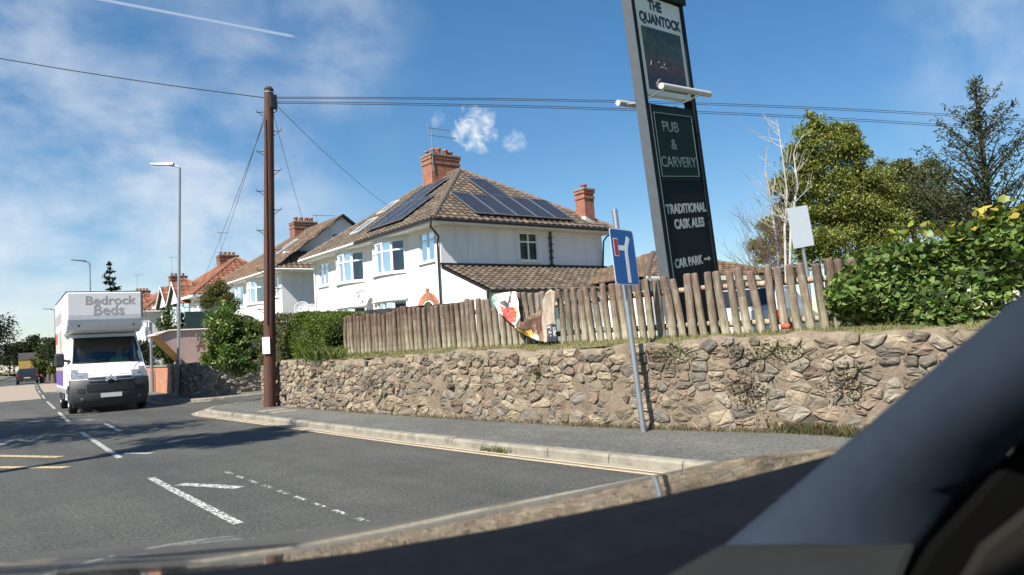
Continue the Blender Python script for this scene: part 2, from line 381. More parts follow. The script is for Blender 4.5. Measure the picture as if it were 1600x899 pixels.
def blob_points(blobs, per, shell=.55, sub=14, spread=.20):
    """leaf positions: each ellipsoid (c, r) gets sub-clusters near its skin, leaves gather round those"""
    out = []
    for c, r, w in blobs:
        c = np.asarray(c, float); r = np.asarray(r, float)*np.ones(3); k = max(3, int(sub*w))
        d = NR.normal(size=(k, 3)); d /= np.linalg.norm(d, axis=1)[:, None]
        cen = c+d*r*(shell+(1-shell)*NR.random((k, 1)))*.92
        n = int(per*w); idx = NR.integers(0, k, n)
        out.append(cen[idx]+NR.normal(size=(n, 3))*r.mean()*spread*np.array([1, 1, .75]))
    return np.concatenate(out)
def branches(mb, p, d, L, r, lev, spread=.6, up=.15, m=0, tips=None, seg=3, nch=(2, 3)):
    pts = [Vector(p)]; dd = Vector(d).normalized()
    for i in range(seg):
        dd = (dd+Vector((R.gauss(0, .12), R.gauss(0, .12), R.gauss(0, .08)+up*.25))).normalized(); pts.append(pts[-1]+dd*L/seg)
    mb.tube(pts, [r*(1-.5*i/seg) for i in range(seg+1)], 7 if r > .05 else (5 if r > .015 else 3), m, caps=False)
    if tips is not None and lev <= 1: tips.append(pts[-1])
    if lev > 0:
        for k in range(R.randint(*nch)):
            q = pts[R.randint(max(1, seg-2), seg)]
            nd = (dd+Vector((R.gauss(0, spread), R.gauss(0, spread), R.gauss(up, spread*.5)))).normalized()
            branches(mb, q, nd, L*R.uniform(.6, .8), r*.52, lev-1, spread, up, m, tips, seg, nch)

# ================================================================== THE SETTING
M('earth', (.16, .13, .075), .95, .4, 2.5, .6, 25)
M('dry_grass', (.145, .135, .06), .95, .45, 1.6, .6, 30)
M('concrete', (.24, .22, .175), .9, .4, 5, .5, 40)
M('gutter_concrete', (.28, .25, .195), .9, .3, 4, .4, 60)
M('buff_surface', (.30, .245, .185), .9, .15, 3, .3, 60)
M('black_plastic', (.018, .018, .02), .45, .2); M('dark_metal', (.03, .03, .032), .45, .2)
M('galvanised', (.36, .38, .40), .42, .12, 8, 0, 60, .75); M('white_plastic', (.80, .80, .79), .35, .03)
M('white_trim', (.80, .80, .78), .5, .05)
CT = [(-40, 1.9), (6, 1.92), (10, 1.96), (12.2, 2.07), (17.8, 2.32), (21.5, 2.54), (26.5, 2.88), (36, 3.5), (57, 5.06), (100, 8.6), (165, 14.5), (300, 28), (420, 42)]
def cen(a): return smooth_tab(CT, a)
KT = [(-40, 10.2), (-6, 6.65), (0, 6.0), (5.2, 5.6), (8.5, 5.42), (11, 5.36), (15, 5.30), (19.2, 5.16)]
def kerbp(a): return smooth_tab(KT, a)
# ground to the horizon
structure(MB().quad((-900, -900, -.12), (900, -900, -.12), (900, 1500, -.12), (-900, 1500, -.12)).build('ground', 'dry_grass'))
# road
rows = []
al = [-30+i*2 for i in range(0, 60)] + [92+i*8 for i in range(0, 42)]
for a in al:
    l = cen(a)-4.3; r = (kerbp(a) if a < 19 else (12.8 if 19 <= a <= 26.5 else cen(a)+3.0))
    if a >= 19: r = cen(a)+3.0
    rows.append([(l+(r-l)*k/6, a, 0) for k in range(7)])
structure(MB().grid(rows, smooth=False, flip=True).build('road', 'asphalt'))
# mouth of the side road
sr = []
for p, zf in ((4.9, .0), (5.6, .0), (6.5, 0), (7.5, .02), (9, .12), (11, .42), (12.9, .72)):
    sr.append([(p, a, zf-.004+(.0 if p > 5 else -.004)) for a in np.linspace(17.6, 27.2, 14)])
structure(MB().grid(sr, smooth=False, flip=True).build('side_road', 'asphalt'))
# left pavement and verge (out of frame, carries the trees whose shadow crosses the road)
lp = [[(cen(a)-4.3-w, a, z) for w, z in ((0, -.02), (0, .10), (2.2, .12), (2.6, .12), (14, .6), (60, 1.0))] for a in al]
structure(MB().grid([r[:3] for r in lp], smooth=False).build('pavement_left', 'pavement_asphalt'))
structure(MB().grid([r[2:] for r in lp], smooth=False).build('verge_left', 'dry_grass'))

# pavement on the right: kerb line K, wall line Wp
K1 = [(kerbp(a), a) for a in np.arange(-12, 19.3, .45)]+[(5.30, 19.9), (5.62, 20.5), (6.15, 21.0), (6.9, 21.35), (7.8, 21.55), (9.2, 21.75)]
WT = [(-6, 11.9), (-3, 10.7), (-.5, 9.75), (2.4, 8.6), (4.52, 7.90), (5.54, 7.54), (6.81, 7.26), (8.52, 7.03), (10.81, 6.83), (13.78, 6.64), (17.35, 6.58), (18.6, 6.62), (19.4, 6.68)]
def wallp(a): return smooth_tab(WT, a) if a < 17 else lerp_tab(WT, a)
Wl = [(wallp(a), a) for a in np.arange(-5, 19.4, .4)]+[(6.80, 19.8), (7.15, 20.3), (7.75, 20.7), (8.7, 21.0), (10.2, 21.3)]
def resample(path, n):
    P = [Vector((p[0], p[1], 0)) for p in path]; s = [0]
    for a, b in zip(P, P[1:]): s.append(s[-1]+(b-a).length)
    out = []
    for i in range(n):
        t = s[-1]*i/(n-1)
        for k in range(len(P)-1):
            if t <= s[k+1]+1e-9: out.append(P[k].lerp(P[k+1], (t-s[k])/max(1e-9, s[k+1]-s[k]))); break
    return out, s[-1]
def pave(name, ka, wa, n=60):
    A, _ = resample(ka, n); B, _ = resample(wa, n)
    rows = [[tuple(a.lerp(b, t)+Vector((0, 0, .10+.015*t))) for t in (.0, .35, .7, 1.06)] for a, b in zip(A, B)]
    return structure(MB().grid(rows, smooth=False, flip=True).build(name, 'pavement_asphalt'))
def inset(path, d):
    out = []
    for i, p in enumerate(path):
        q0, q1 = Vector(path[max(0, i-1)]), Vector(path[min(len(path)-1, i+1)]); t = (q1-q0).normalized()
        out.append((p[0]+t.y*d, p[1]-t.x*d))
    return out
pave('pavement', inset(K1, .12), Wl)
K2 = [(9.2, 25.2), (7.9, 25.15), (7.0, 25.3), (6.35, 25.65), (5.95, 26.3), (5.85, 27.2)]+[(cen(a)+3.0+.0*a, a) for a in np.arange(28, 150, 3)]
W2 = [(9.6, 26.9), (7.9, 26.6), (7.35, 26.55), (7.15, 26.7), (7.06, 27.2), (7.0, 28), (6.95, 29)]+[(cen(a)+4.9, a) for a in np.arange(32, 150, 3)]
pave('pavement_beyond', inset(K2, .12), W2, 80)
# kerbs: concrete gutter strip + single kerb stones
def kerb(name, path, until, label):
    P, Ltot = resample(path, 400)
    g0, g1 = inset([(p.x, p.y) for p in P], -.30), inset([(p.x, p.y) for p in P], .02)
    k = structure(MB().grid([[(a[0], a[1], .003), (b[0], b[1], .006)] for a, b in zip(g0, g1)], smooth=False, flip=True).build(name, 'gutter_concrete'))
    n = int(min(Ltot, until)/.915); B, Lb = resample(path, int(Ltot/.915)+1)
    for i in range(min(n, len(B)-1)):
        a, b = B[i], B[i+1]; d = (b-a); L = d.length-.012; d.normalize(); nn = Vector((d.y, -d.x, 0)); dz = R.uniform(-.006, .006)
        mb = MB(); T = frame_mat(a+Vector((0, 0, dz)), d, nn, (0, 0, 1))
        sec = [(0, -.1), (-.0, .075), (.022, .102), (.125, .104), (.125, -.1)]
        if T.determinant() < 0: pass
        vs = [(0, y, z) for y, z in sec]+[(L, y, z) for y, z in sec]
        mb.add(vs, [(0, 1, 6, 5), (1, 2, 7, 6), (2, 3, 8, 7), (3, 4, 9, 8), (4, 3, 2, 1, 0), (5, 6, 7, 8, 9)], T=T)
        mb.build('kerb_stone', 'concrete', k)
    return k
kerb('kerb', K1, 60, '')
kerb('kerb_beyond', K2, 16, '')
# road paint -------------------------------------------------------
def strip(name, pts, w, mat, z=.006, label=None):
    P = [Vector((p[0], p[1], 0)) for p in pts]; rows = []
    for i, p in enumerate(P):
        d = (P[min(i+1, len(P)-1)]-P[max(i-1, 0)]).normalized(); n = Vector((d.y, -d.x, 0))
        rows.append([tuple(p-n*w/2+Vector((0, 0, z))), tuple(p+n*w/2+Vector((0, 0, z)))])
    return rows
def paint(name, rows_list, mat):
    mb = MB()
    for r in rows_list: mb.grid(r, smooth=False)
    return structure(mb.build(name, mat))
def seg(a0, a1, off=0, n=4): return [(cen(a)+off, a) for a in np.linspace(a0, a1, n)]
paint('road_marking', [strip('', seg(*s), .085, '') for s in ((6.3, 9.65), (12.15, 17.8), (21.3, 26.6), (29.2, 36.2), (40, 46), (50, 56), (60, 66), (70, 76), (82, 90))], 'white_paint')
paint('road_marking', [strip('', seg(a, a+.26, .74), .05, '') for a in (5.4, 5.85, 6.3, 6.75, 7.2, 7.65, 8.1, 8.55, 9.0)], 'worn_paint')
paint('road_marking', [strip('', [(2.08, 8.84), (2.28, 8.44), (2.46, 7.98)], .14, ''), strip('', [(2.21, 12.72), (2.50, 12.22)], .13, ''), strip('', [(2.5, 17.1), (2.72, 16.6)], .13, ''), strip('', [(2.80, 21.9), (3.05, 21.4)], .13, ''), strip('', [(3.02, 26.2), (3.25, 25.6)], .13, ''),
      strip('', [(3.5, 30.5), (3.75, 30.0)], .13, ''), strip('', seg(17.0, 20.0, .62), .09, '')], 'white_paint')
paint('road_marking', [strip('', [(-1.6, 17.7), (.77, 14.63), (1.45, 13.31)], .16, ''), strip('', [(-1.6, 15.7), (.68, 12.9), (1.36, 11.84)], .16, ''), strip('', [(-1.0, 31), (1.32, 24.94), (2.05, 22.9)], .16, '')], 'yellow_paint')
ky = lambda off: [(kerbp(a)-off, a) for a in np.arange(-2, 19.2, .5)]
paint('yellow_line', [strip('', ky(.155), .05, '', .012)], 'pale_yellow_paint'); paint('yellow_line', [strip('', ky(.275), .05, '', .012)], 'pale_yellow_paint')
paint('yellow_line', [strip('', [(5.0, 19.3), (5.15, 20.0), (5.5, 20.7)], .05, '', .012)], 'pale_yellow_paint')
sm = text_mesh('SLOW', .92, 'white_paint', .012, 0, 1.0, 1.75)
so_ = structure(place(sm, 'road_lettering')); so_.location = (.34, 17.2, .006); so_.rotation_euler = (0, 0, radians(-3))
bf = [[(cen(a)-3.9, a, .005), (cen(a)-.12, a, .005)] for a in np.arange(40, 81, 4)]
structure(MB().grid(bf, smooth=False, flip=True).build('buff_surface', 'buff_surface'))
bf = [[(cen(a)+.2, a, .005), (cen(a)+2.6, a, .005)] for a in np.arange(50, 81, 4)]
structure(MB().grid(bf, smooth=False, flip=True).build('buff_surface', 'buff_surface'))
paint('road_marking', [strip('', [(cen(a)-3.6+k*1.3, a+.1*k), (cen(a)-3.0+k*1.3, a+.1*k)], .5, '') for a in (81.5,) for k in range(6)]+[strip('', [(cen(48)+.4+k*1.0, 48), (cen(48)+.9+k*1.0, 48)], .45, '') for k in range(3)], 'white_paint')
# pavement covers beside the pole
for i, (x0, y0, dx, dy) in enumerate(((5.72, 16.6, .55, .45), (5.72, 15.95, .55, .35))):
    structure(MB().box(x0, x0+dx, y0, y0+dy, .09, .119).build('access_cover', 'gutter_concrete'))

# raised ground behind the wall ---------------------------------------
def zt(p, a):
    w = wallp(max(-5, min(19, a)))
    d = p-w
    if d < .55: return 1.15+.13*max(0, d)/.55
    return max(.75, 1.28-.07*(d-.55))
rows = []
for a in list(np.arange(-8, 19.5, .7))+[19.9, 20.4]:
    w = wallp(a)+.12 if a < 19.3 else 6.9+(a-19.3)*.9
    rows.append([(p, a, zt(p, a)+R.gauss(0, .012)) for p in [w+x for x in (0, .2, .4, .6, .9, 1.4, 2.2, 3.5, 5.5)]+[14, 17, 24, 34, 60]])
structure(MB().grid(rows, flip=True).build('bank', 'dry_grass'))
rows = [[(p, a, z) for p, z in ((12.5, .72), (13.2, .75), (14, .75), (20, .75), (40, .78), (120, 1.5))] for a in (20.4, 23, 27, 33, 40, 60, 90, 160, 300)]
structure(MB().grid(rows, flip=True).build('house_plots', 'dry_grass'))
rows = []
for a in (26.95, 28, 30, 34, 40, 60, 90, 160):
    w = 7.35 if a < 30.5 else cen(a)+5.05
    rows.append([(max(w, w+x), a, .95-.03*max(0, x-1.5)) for x in (0, .6, 1.5, 3.5, 5.6)])
structure(MB().grid(rows, flip=True).build('front_gardens', 'dry_grass'))

# ------------------------------------------------------------------ stone walls
def clip_poly(poly, mx, my, nx, ny):
    out = []
    for i in range(len(poly)):
        a, b = poly[i], poly[(i+1) % len(poly)]
        da, db = (a[0]-mx)*nx+(a[1]-my)*ny, (b[0]-mx)*nx+(b[1]-my)*ny
        if da <= 0: out.append(a)
        if da*db < 0: t = da/(da-db); out.append((a[0]+(b[0]-a[0])*t, a[1]+(b[1]-a[1])*t))
    return out
def stone_wall(root, path, z0, z1f, hrow, proud_f, nsep, cols, thick=.32, seed=3, wr=(.9, 2.4)):
    rr = random.Random(seed)
    P = [Vector((p[0], p[1], 0)) for p in path]; S = [0]
    for a, b in zip(P, P[1:]): S.append(S[-1]+(b-a).length)
    Ltot = S[-1]
    def frame(u):
        u = min(max(u, 0), Ltot-1e-6)
        for k in range(len(P)-1):
            if u <= S[k+1]: break
        t = (u-S[k])/(S[k+1]-S[k]); d0 = (P[k+1]-P[k]).normalized()
        d1 = (P[min(k+2, len(P)-1)]-P[min(k+1, len(P)-2)]).normalized(); dm = (P[k]-P[max(0, k-1)]).normalized() if k else d0
        d = (dm.lerp(d0, .5+t/1) if t < .5 else d0.lerp(d1, t-.5)).normalized()
        return P[k].lerp(P[k+1], t), Vector((d.y, -d.x, 0))
    def pos(u, v, d):
        b, n = frame(u); return b+n*d+Vector((0, 0, v))
    # mortar core: bumpy front, flat top and back
    nu = max(4, int(Ltot/.11)); nv = 10; core = MB(); rws = []
    for i in range(nu+1):
        u = Ltot*i/nu; zt1 = z1f(u)
        r = [pos(u, z0+(zt1-z0)*k/nv, rr.gauss(0, .010)) for k in range(nv+1)]
        r += [pos(u, zt1+.02, -thick*.5), pos(u, zt1, -thick), pos(u, z0, -thick)]
        rws.append([tuple(x) for x in r])
    core.grid(rws); core.add(rws[0], [tuple(range(len(rws[0])))]); core.add(rws[-1], [tuple(reversed(range(len(rws[-1]))))])
    core.build('mortar', 'mortar', root)
    # sites in rough courses
    sites = []; v = z0-.02; KY = 1.55
    zmax = max(z1f(Ltot*i/50) for i in range(51))
    while v < zmax+.1:
        h = hrow*rr.uniform(.7, 1.35); u = -rr.uniform(0, .3)
        while u < Ltot+.3:
            w = h*rr.uniform(*wr); sites.append((u+w/2, (v+h/2+rr.gauss(0, h*.22))*KY)); u += w
            if rr.random() < .22: sites.append((u+rr.uniform(-.05, .05), (v+h*rr.choice((.05, .95)))*KY))
        v += h
    sites.sort(); xs = [s[0] for s in sites]; import bisect
    recs = []
    for i, (u, vv) in enumerate(sites):
        top = z1f(min(max(u, 0), Ltot))
        if vv/KY > top-.02 or u < .03 or u > Ltot-.03: continue
        poly = [(max(0, u-.45), (z0-.02)*KY), (min(Ltot, u+.45), (z0-.02)*KY), (min(Ltot, u+.45), (top+.02)*KY), (max(0, u-.45), (top+.02)*KY)]
        lo, hi = bisect.bisect_left(xs, u-.8), bisect.bisect_right(xs, u+.8)
        for j in range(lo, hi):
            if j == i: continue
            q = sites[j]; dx, dy = q[0]-u, q[1]-vv
            if dx*dx+dy*dy > .6: continue
            poly = clip_poly(poly, u+dx/2, vv+dy/2, dx, dy)
            if len(poly) < 3: break
        if len(poly) < 3: continue
        poly = [(x, y/KY) for x, y in poly]; vv = vv/KY
        cx_, cy_ = sum(p[0] for p in poly)/len(poly), sum(p[1] for p in poly)/len(poly)
        gap, proud = proud_f(u, vv)
        if rr.random() < gap[1]: continue                 # stone sunk under the mortar
        # inset, drop tiny edges, cut corners
        q = []
        for p in poly:
            L = math.hypot(p[0]-cx_, p[1]-cy_)
            if L < .02: continue
            k = max(.55, 1-gap[0]*rr.uniform(.6, 1.7)/L); q.append((cx_+(p[0]-cx_)*k, cy_+(p[1]-cy_)*k))
        if len(q) < 3: continue
        w = []
        for a, b in zip(q, q[1:]+q[:1]):
            L = math.hypot(b[0]-a[0], b[1]-a[1])
            if L < .03: w.append(((a[0]+b[0])/2, (a[1]+b[1])/2)); continue
            c = rr.uniform(.08, .2); w += [(a[0]+(b[0]-a[0])*c, a[1]+(b[1]-a[1])*c), (a[0]+(b[0]-a[0])*(1-c), a[1]+(b[1]-a[1])*(1-c))]
        if len(w) < 4: continue
        n = len(w); d = proud*rr.uniform(.5, 1.5); tx, ty = rr.gauss(0, .16), rr.gauss(0, .16)
        ring0 = [pos(x, y, -.03) for x, y in w]
        ring1 = [pos(cx_+(x-cx_)*.96, cy_+(y-cy_)*.96, d*.72+tx*(x-cx_)+ty*(y-cy_)+rr.gauss(0, .004)) for x, y in w]
        ring2 = [pos(cx_+(x-cx_)*.62, cy_+(y-cy_)*.62, d+tx*(x-cx_)*.7+ty*(y-cy_)*.7+rr.gauss(0, .008)) for x, y in w]
        c = rr.choice(cols); br = rr.uniform(.44, .92); c = tuple(x*br for x in c)
        area = abs(sum(a[0]*b[1]-b[0]*a[1] for a, b in zip(w, w[1:]+w[:1])))/2
        ctr = pos(cx_, cy_, d*1.05+rr.gauss(0, .006)); q_ = ctr-CAM; Z = q_.dot(fw)
        sxp, syp = (CX+FPX*q_.dot(rt)/Z, CY-FPX*q_.dot(upv)/Z) if Z > .3 else (-1, -1)
        vis = (0 < sxp < 1600 and 0 < syp < 899 and not (sxp > 1130 and syp > 852-(sxp-1130)*.845))
        recs.append((area/Z**2 if vis else -1, ring0, ring1, ring2, ctr, c, n))
    recs.sort(key=lambda r: -r[0])
    rest = MB()
    for k, (s, r0, r1, r2, ctr, c, n) in enumerate(recs):
        mb = MB() if k < nsep and s > 0 else rest
        o = Vector((0, 0, 0)) if mb is rest else ctr
        vs = [tuple(p-o) for p in r0+r1+r2+[ctr]]
        fs = [(j, (j+1) % n, n+(j+1) % n, n+j) for j in range(n)]+[(n+j, n+(j+1) % n, 2*n+(j+1) % n, 2*n+j) for j in range(n)]+[(2*n+j, 2*n+(j+1) % n, 3*n) for j in range(n)]
        mb.add(vs, fs, 0, c, False)
        if mb is not rest: ob = mb.build('stone', 'stone', root, True); ob.location = ctr
    if rest.v: rest.build('stone_infill', 'stone', root, True, kind='stuff')
STC = [(.36, .30, .22), (.34, .285, .21), (.38, .325, .245), (.33, .285, .22), (.31, .275, .225), (.335, .265, .20), (.31, .235, .185), (.36, .32, .26), (.28, .255, .22), (.40, .34, .25)]
wall = thing('stone_wall', 'long rubble stone retaining wall below the wooden fence along the pavement', 'wall')
wpath = list(reversed(Wl))
def ztop(u): return 1.17+.03*sin(u*1.1)+.018*sin(u*5.3+1)+.012*sin(u*13)+(.03 if u > 13 else 0)
def proud(u, v):
    if u < 8.5: return (.006, .0), .050          # dry-looking end, deep joints
    if u < 11.5: return (.006, .03), .030
    if v > .85: return (.006, .03), .028
    return (.007, .06), .017                     # mortared middle, stones half buried
stone_wall(wall, wpath, .07, ztop, .145, proud, 300, STC, wr=(.9, 2.9))
w2 = thing('stone_wall', 'short pale stone garden wall behind the street lamp at the side road corner', 'wall')
stone_wall(w2, [(9.8, 26.95), (8.4, 26.72), (7.35, 26.55), (7.15, 26.70), (7.02, 27.4), (6.95, 28.5), (6.9, 29.6), (6.95, 30.3)][::-1][::-1] if False else [(6.95, 30.3), (6.9, 29.6), (6.95, 28.5), (7.02, 27.4), (7.15, 26.70), (7.35, 26.55), (8.4, 26.72), (9.8, 26.95)],
           .05, lambda u: 1.22+.03*sin(u*3), .15, lambda u, v: ((.007, .0), .04), 160, [(.46, .41, .33), (.42, .38, .31), (.48, .43, .35), (.39, .35, .29)], seed=8, wr=(.8, 1.6))
# brick wall further along, brick piers
bw = thing('brick_wall', 'orange brick garden wall with a grey coping behind the white van', 'wall')
mb = MB(); pth = [(7.0, 30.5), (7.15, 33), (7.4, 36), (7.75, 40)]
for (a, b) in zip(pth, pth[1:]):
    d = (Vector(b)-Vector(a)); n = Vector((d.y, -d.x)).normalized()*.12
    mb.prism([(a[0], a[1], 0), (b[0], b[1], 0), (b[0]+n.x, b[1]+n.y, 0), (a[0]+n.x, a[1]+n.y, 0)], (0, 0, 1.15))
mb.build('brickwork', 'brick_orange', bw)
mb = MB()
for (a, b) in zip(pth, pth[1:]):
    d = (Vector(b)-Vector(a)); n = Vector((d.y, -d.x)).normalized()
    A0 = Vector(a)-n*.04; A1 = Vector(a)+n*.16; B0 = Vector(b)-n*.04; B1 = Vector(b)+n*.16
    mb.prism([(A0.x, A0.y, 1.153), (B0.x, B0.y, 1.153), (B1.x, B1.y, 1.153), (A1.x, A1.y, 1.153)], (0, 0, .06))
mb.build('coping', 'concrete', bw)
bw2 = thing('brick_wall', 'dark red brick wall behind the skip', 'wall')
MB().box(8.3, 12.4, 33.2, 33.42, .8, 2.05).build('brickwork', 'brick_dark', bw2); MB().box(8.25, 12.45, 33.16, 33.46, 2.053, 2.11).build('coping', 'concrete', bw2)

# ------------------------------------------------------------------ grass tufts and weeds
def blades(name, spots, n, h, mat='leaf', base=(.16, .14, .05), green=.4, label=''):
    V, F, Cc = [], [], []
    for i in range(n):
        x, y, z = spots(); L = h*R.uniform(.4, 1.3); t = R.uniform(0, 2*pi); w = .0025+.0035*R.random(); l = R.uniform(.1, .7)*L
        a = Vector((cos(t), sin(t), 0)); b = Vector((-sin(t), cos(t), 0)); o = Vector((x, y, z)); k = len(V)
        V += [tuple(o-b*w), tuple(o+b*w), tuple(o+a*l*.4+b*w*.7+Vector((0, 0, L*.65))), tuple(o+a*l+Vector((0, 0, L)))]
        F += [(k, k+1, k+2, k+3)]
        c = (.075, .11, .03) if R.random() < green else base
        s = R.uniform(.7, 1.3); Cc.append(tuple(q*s for q in c))
    mb = MB(); mb.add(V, F); mb.c = Cc
    o = mb.build(name, mat, None, True, kind='stuff'); o['label'] = label; return o
def spot_base():
    while True:
        a = R.uniform(2.5, 17); k = R.random()
        if a < 8 or R.random() < .35: return wallp(a)-abs(R.gauss(.03, .06)), a, .108
blades('weeds', spot_base, 4200, .060, base=(.17, .13, .075), green=.22, label='dry weeds and grass growing along the foot of the stone wall')
def spot_top():
    a = R.uniform(1.5, 18.5); d = abs(R.gauss(.35, .22)); return wallp(a)+.1+d, a, zt(wallp(a)+.1+d, a)-.01
blades('grass', spot_top, 11000, .050, base=(.23, .20, .08), green=.32, label='short dry grass on the bank top under the wooden fence')
def tuft(a0, s, n, h, z=1.17, dp=.12):
    return lambda: (wallp(a0)+dp+R.gauss(0, s*.4), a0+R.gauss(0, s), z)
blades('weeds', tuft(15.6, .35, 1, 1), 900, .26, base=(.15, .16, .05), green=.7, label='tall grass tuft on the wall top beside the clipped hedge')
def spot_right():
    return wallp(4.8)-.06+R.gauss(0, .05), R.gauss(4.9, .55), .105
blades('weeds', spot_right, 1500, .13, base=(.13, .105, .06), green=.25, label='dark dry weed clump at the foot of the wall right of the blue sign')
# creepers trailing over the stone face
def creeper(a0, v0, ha, hv, n, col, label):
    pos = []
    for i in range(n):
        a = R.gauss(a0, ha); v = min(1.2, R.gauss(v0, hv)); pos.append((wallp(a)-.05-R.random()*.05, a, v))
    o = place(leaf_mesh('leaves', np.array(pos), NR.uniform(.02, .045, n), leaf_cols(n, col, .3), 'leaf'), 'creeper'); o['kind'] = 'stuff'; o['label'] = label
creeper(6.25, 1.1, .16, .07, 220, (.07, .10, .03), 'ivy sprigs on the wall top right of the blue sign post')
creeper(5.1, 1.08, .25, .06, 260, (.07, .10, .03), 'ivy sprigs hanging at the wall top below the fence end')
creeper(5.35, .62, .14, .16, 300, (.075, .055, .035), 'dead brown creeper on the wall face right of the blue sign')
creeper(4.35, .7, .10, .12, 240, (.07, .055, .035), 'dead creeper on the wall face at the car pillar')
creeper(8.55, .88, .035, .05, 70, (.06, .11, .03), 'small green fern growing out of the wall face')
creeper(13.2, .75, .12, .08, 160, (.10, .075, .045), 'dry weed clump in the wall face below the fence end')

# ================================================================== HOUSES
M('upvc', (.80, .80, .79), .35, .03); M('curtain', (.72, .72, .70), .9, .1, 12, .3, 30, stretch=None)
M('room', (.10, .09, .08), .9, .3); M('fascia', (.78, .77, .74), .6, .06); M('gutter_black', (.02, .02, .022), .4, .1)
M('pot', (.30, .12, .075), .85, .3, 8); M('lead', (.62, .62, .6), .7, .15); M('ridge_tile', (.145, .105, .08), .92, .35, 4, .5, 20)
M('ridge_red', (.25, .11, .07), .9, .3, 4, .5, 20); M('alarm_red', (.55, .10, .07), .5, .1); M('dish_grey', (.42, .43, .44), .5, .1)
M('pale_green', (.42, .52, .46), .6, .06); M('door_dark', (.03, .035, .04), .3, .2); M('light_seal', (.05, .045, .04), .95, .1)
M('dark_fence_wood', (.035, .035, .035), .85, .3, 8)
TILE_C = [(.123, .100, .080), (.135, .108, .086), (.107, .089, .074), (.143, .116, .092), (.127, .108, .089), (.152, .107, .078)]
TILE_B = [(.157, .111, .081), (.170, .119, .085), (.136, .100, .076), (.183, .121, .081)]
TILE_R = [(.230, .098, .061), (.255, .111, .070), (.196, .085, .055), (.242, .115, .076)]

def fbox(mb, f, u0, u1, v0, v1, d0, d1, m=0):
    c = [f(u, v, d) for d in (d0, d1) for u, v in ((u0, v0), (u1, v0), (u1, v1), (u0, v1))]
    mb.add(c, [(3, 2, 1, 0), (4, 5, 6, 7), (0, 1, 5, 4), (1, 2, 6, 5), (2, 3, 7, 6), (3, 0, 4, 7)], m)
def sheet(mb, f, u0, u1, v0, v1, holes, rev=.13, step=None):
    us = sorted({u0, u1, *[h[0] for h in holes], *[h[1] for h in holes]}); vs = sorted({v0, v1, *[h[2] for h in holes], *[h[3] for h in holes]})
    for a, b in zip(us, us[1:]):
        for c, d in zip(vs, vs[1:]):
            if any(h[0] <= a and b <= h[1] and h[2] <= c and d <= h[3] for h in holes): continue
            mb.quad(f(a, c, 0), f(b, c, 0), f(b, d, 0), f(a, d, 0))
    for h in holes:
        if h[2] <= v0 and h[3] >= v1: continue
        for (a, c), (b, d) in (((h[0], h[2]), (h[1], h[2])), ((h[1], h[2]), (h[1], h[3])), ((h[1], h[3]), (h[0], h[3])), ((h[0], h[3]), (h[0], h[2]))):
            mb.quad(f(a, c, 0), f(b, d, 0), f(b, d, -rev), f(a, c, -rev))
def window(root, f, u0, u1, v0, v1, lights=2, top=.30, sill=True, curtain=None, fine=True, d=-.05):
    fr = MB(); t = .055
    fbox(fr, f, u0, u1, v0, v0+t, d-.05, d+.015); fbox(fr, f, u0, u1, v1-t, v1, d-.05, d+.015)
    fbox(fr, f, u0, u0+t, v0+t, v1-t, d-.05, d+.015); fbox(fr, f, u1-t, u1, v0+t, v1-t, d-.05, d+.015)
    ux = [u0+t+(u1-u0-2*t)*i/lights for i in range(lights+1)]
    for x in ux[1:-1]: fbox(fr, f, x-.03, x+.03, v0+t, v1-t, d-.048, d+.013)
    vt = v1-(v1-v0)*top
    if top: fbox(fr, f, u0+t, u1-t, vt-.03, vt+.03, d-.046, d+.011)
    w = fr.build('window', 'upvc', root)
    panes = []
    for a, b in zip(ux, ux[1:]):
        for c, e in (((v0+t, vt-.03), (vt+.03, v1-t)) if top else ((v0+t, v1-t),)): panes.append((a+.03, b-.03, c, e))
    if fine:
        for a, b, c, e in panes:
            mb = MB(); fbox(mb, f, a-.005, b+.005, c-.005, e+.005, d-.032, d-.022); mb.build('pane', 'glass', w)
    else:
        mb = MB()
        for a, b, c, e in panes: fbox(mb, f, a-.005, b+.005, c-.005, e+.005, d-.032, d-.022)
        mb.build('pane', 'glass', w)
    if curtain:
        for q0, q1 in curtain:
            mb = MB(); n = 14; rows = [[f(u0+(u1-u0)*(q0+(q1-q0)*i/n), v0+.04+(v1-v0-.08)*k, d-.14-.025*sin(i*1.7)) for i in range(n+1)] for k in (0, 1)]
            mb.grid(rows); mb.build('curtain', 'curtain', w)
    if sill:
        mb = MB(); fbox(mb, f, u0-.06, u1+.06, v0-.07, v0-.003, -.05, .075); mb.build('sill', 'white_trim', w)
    return w
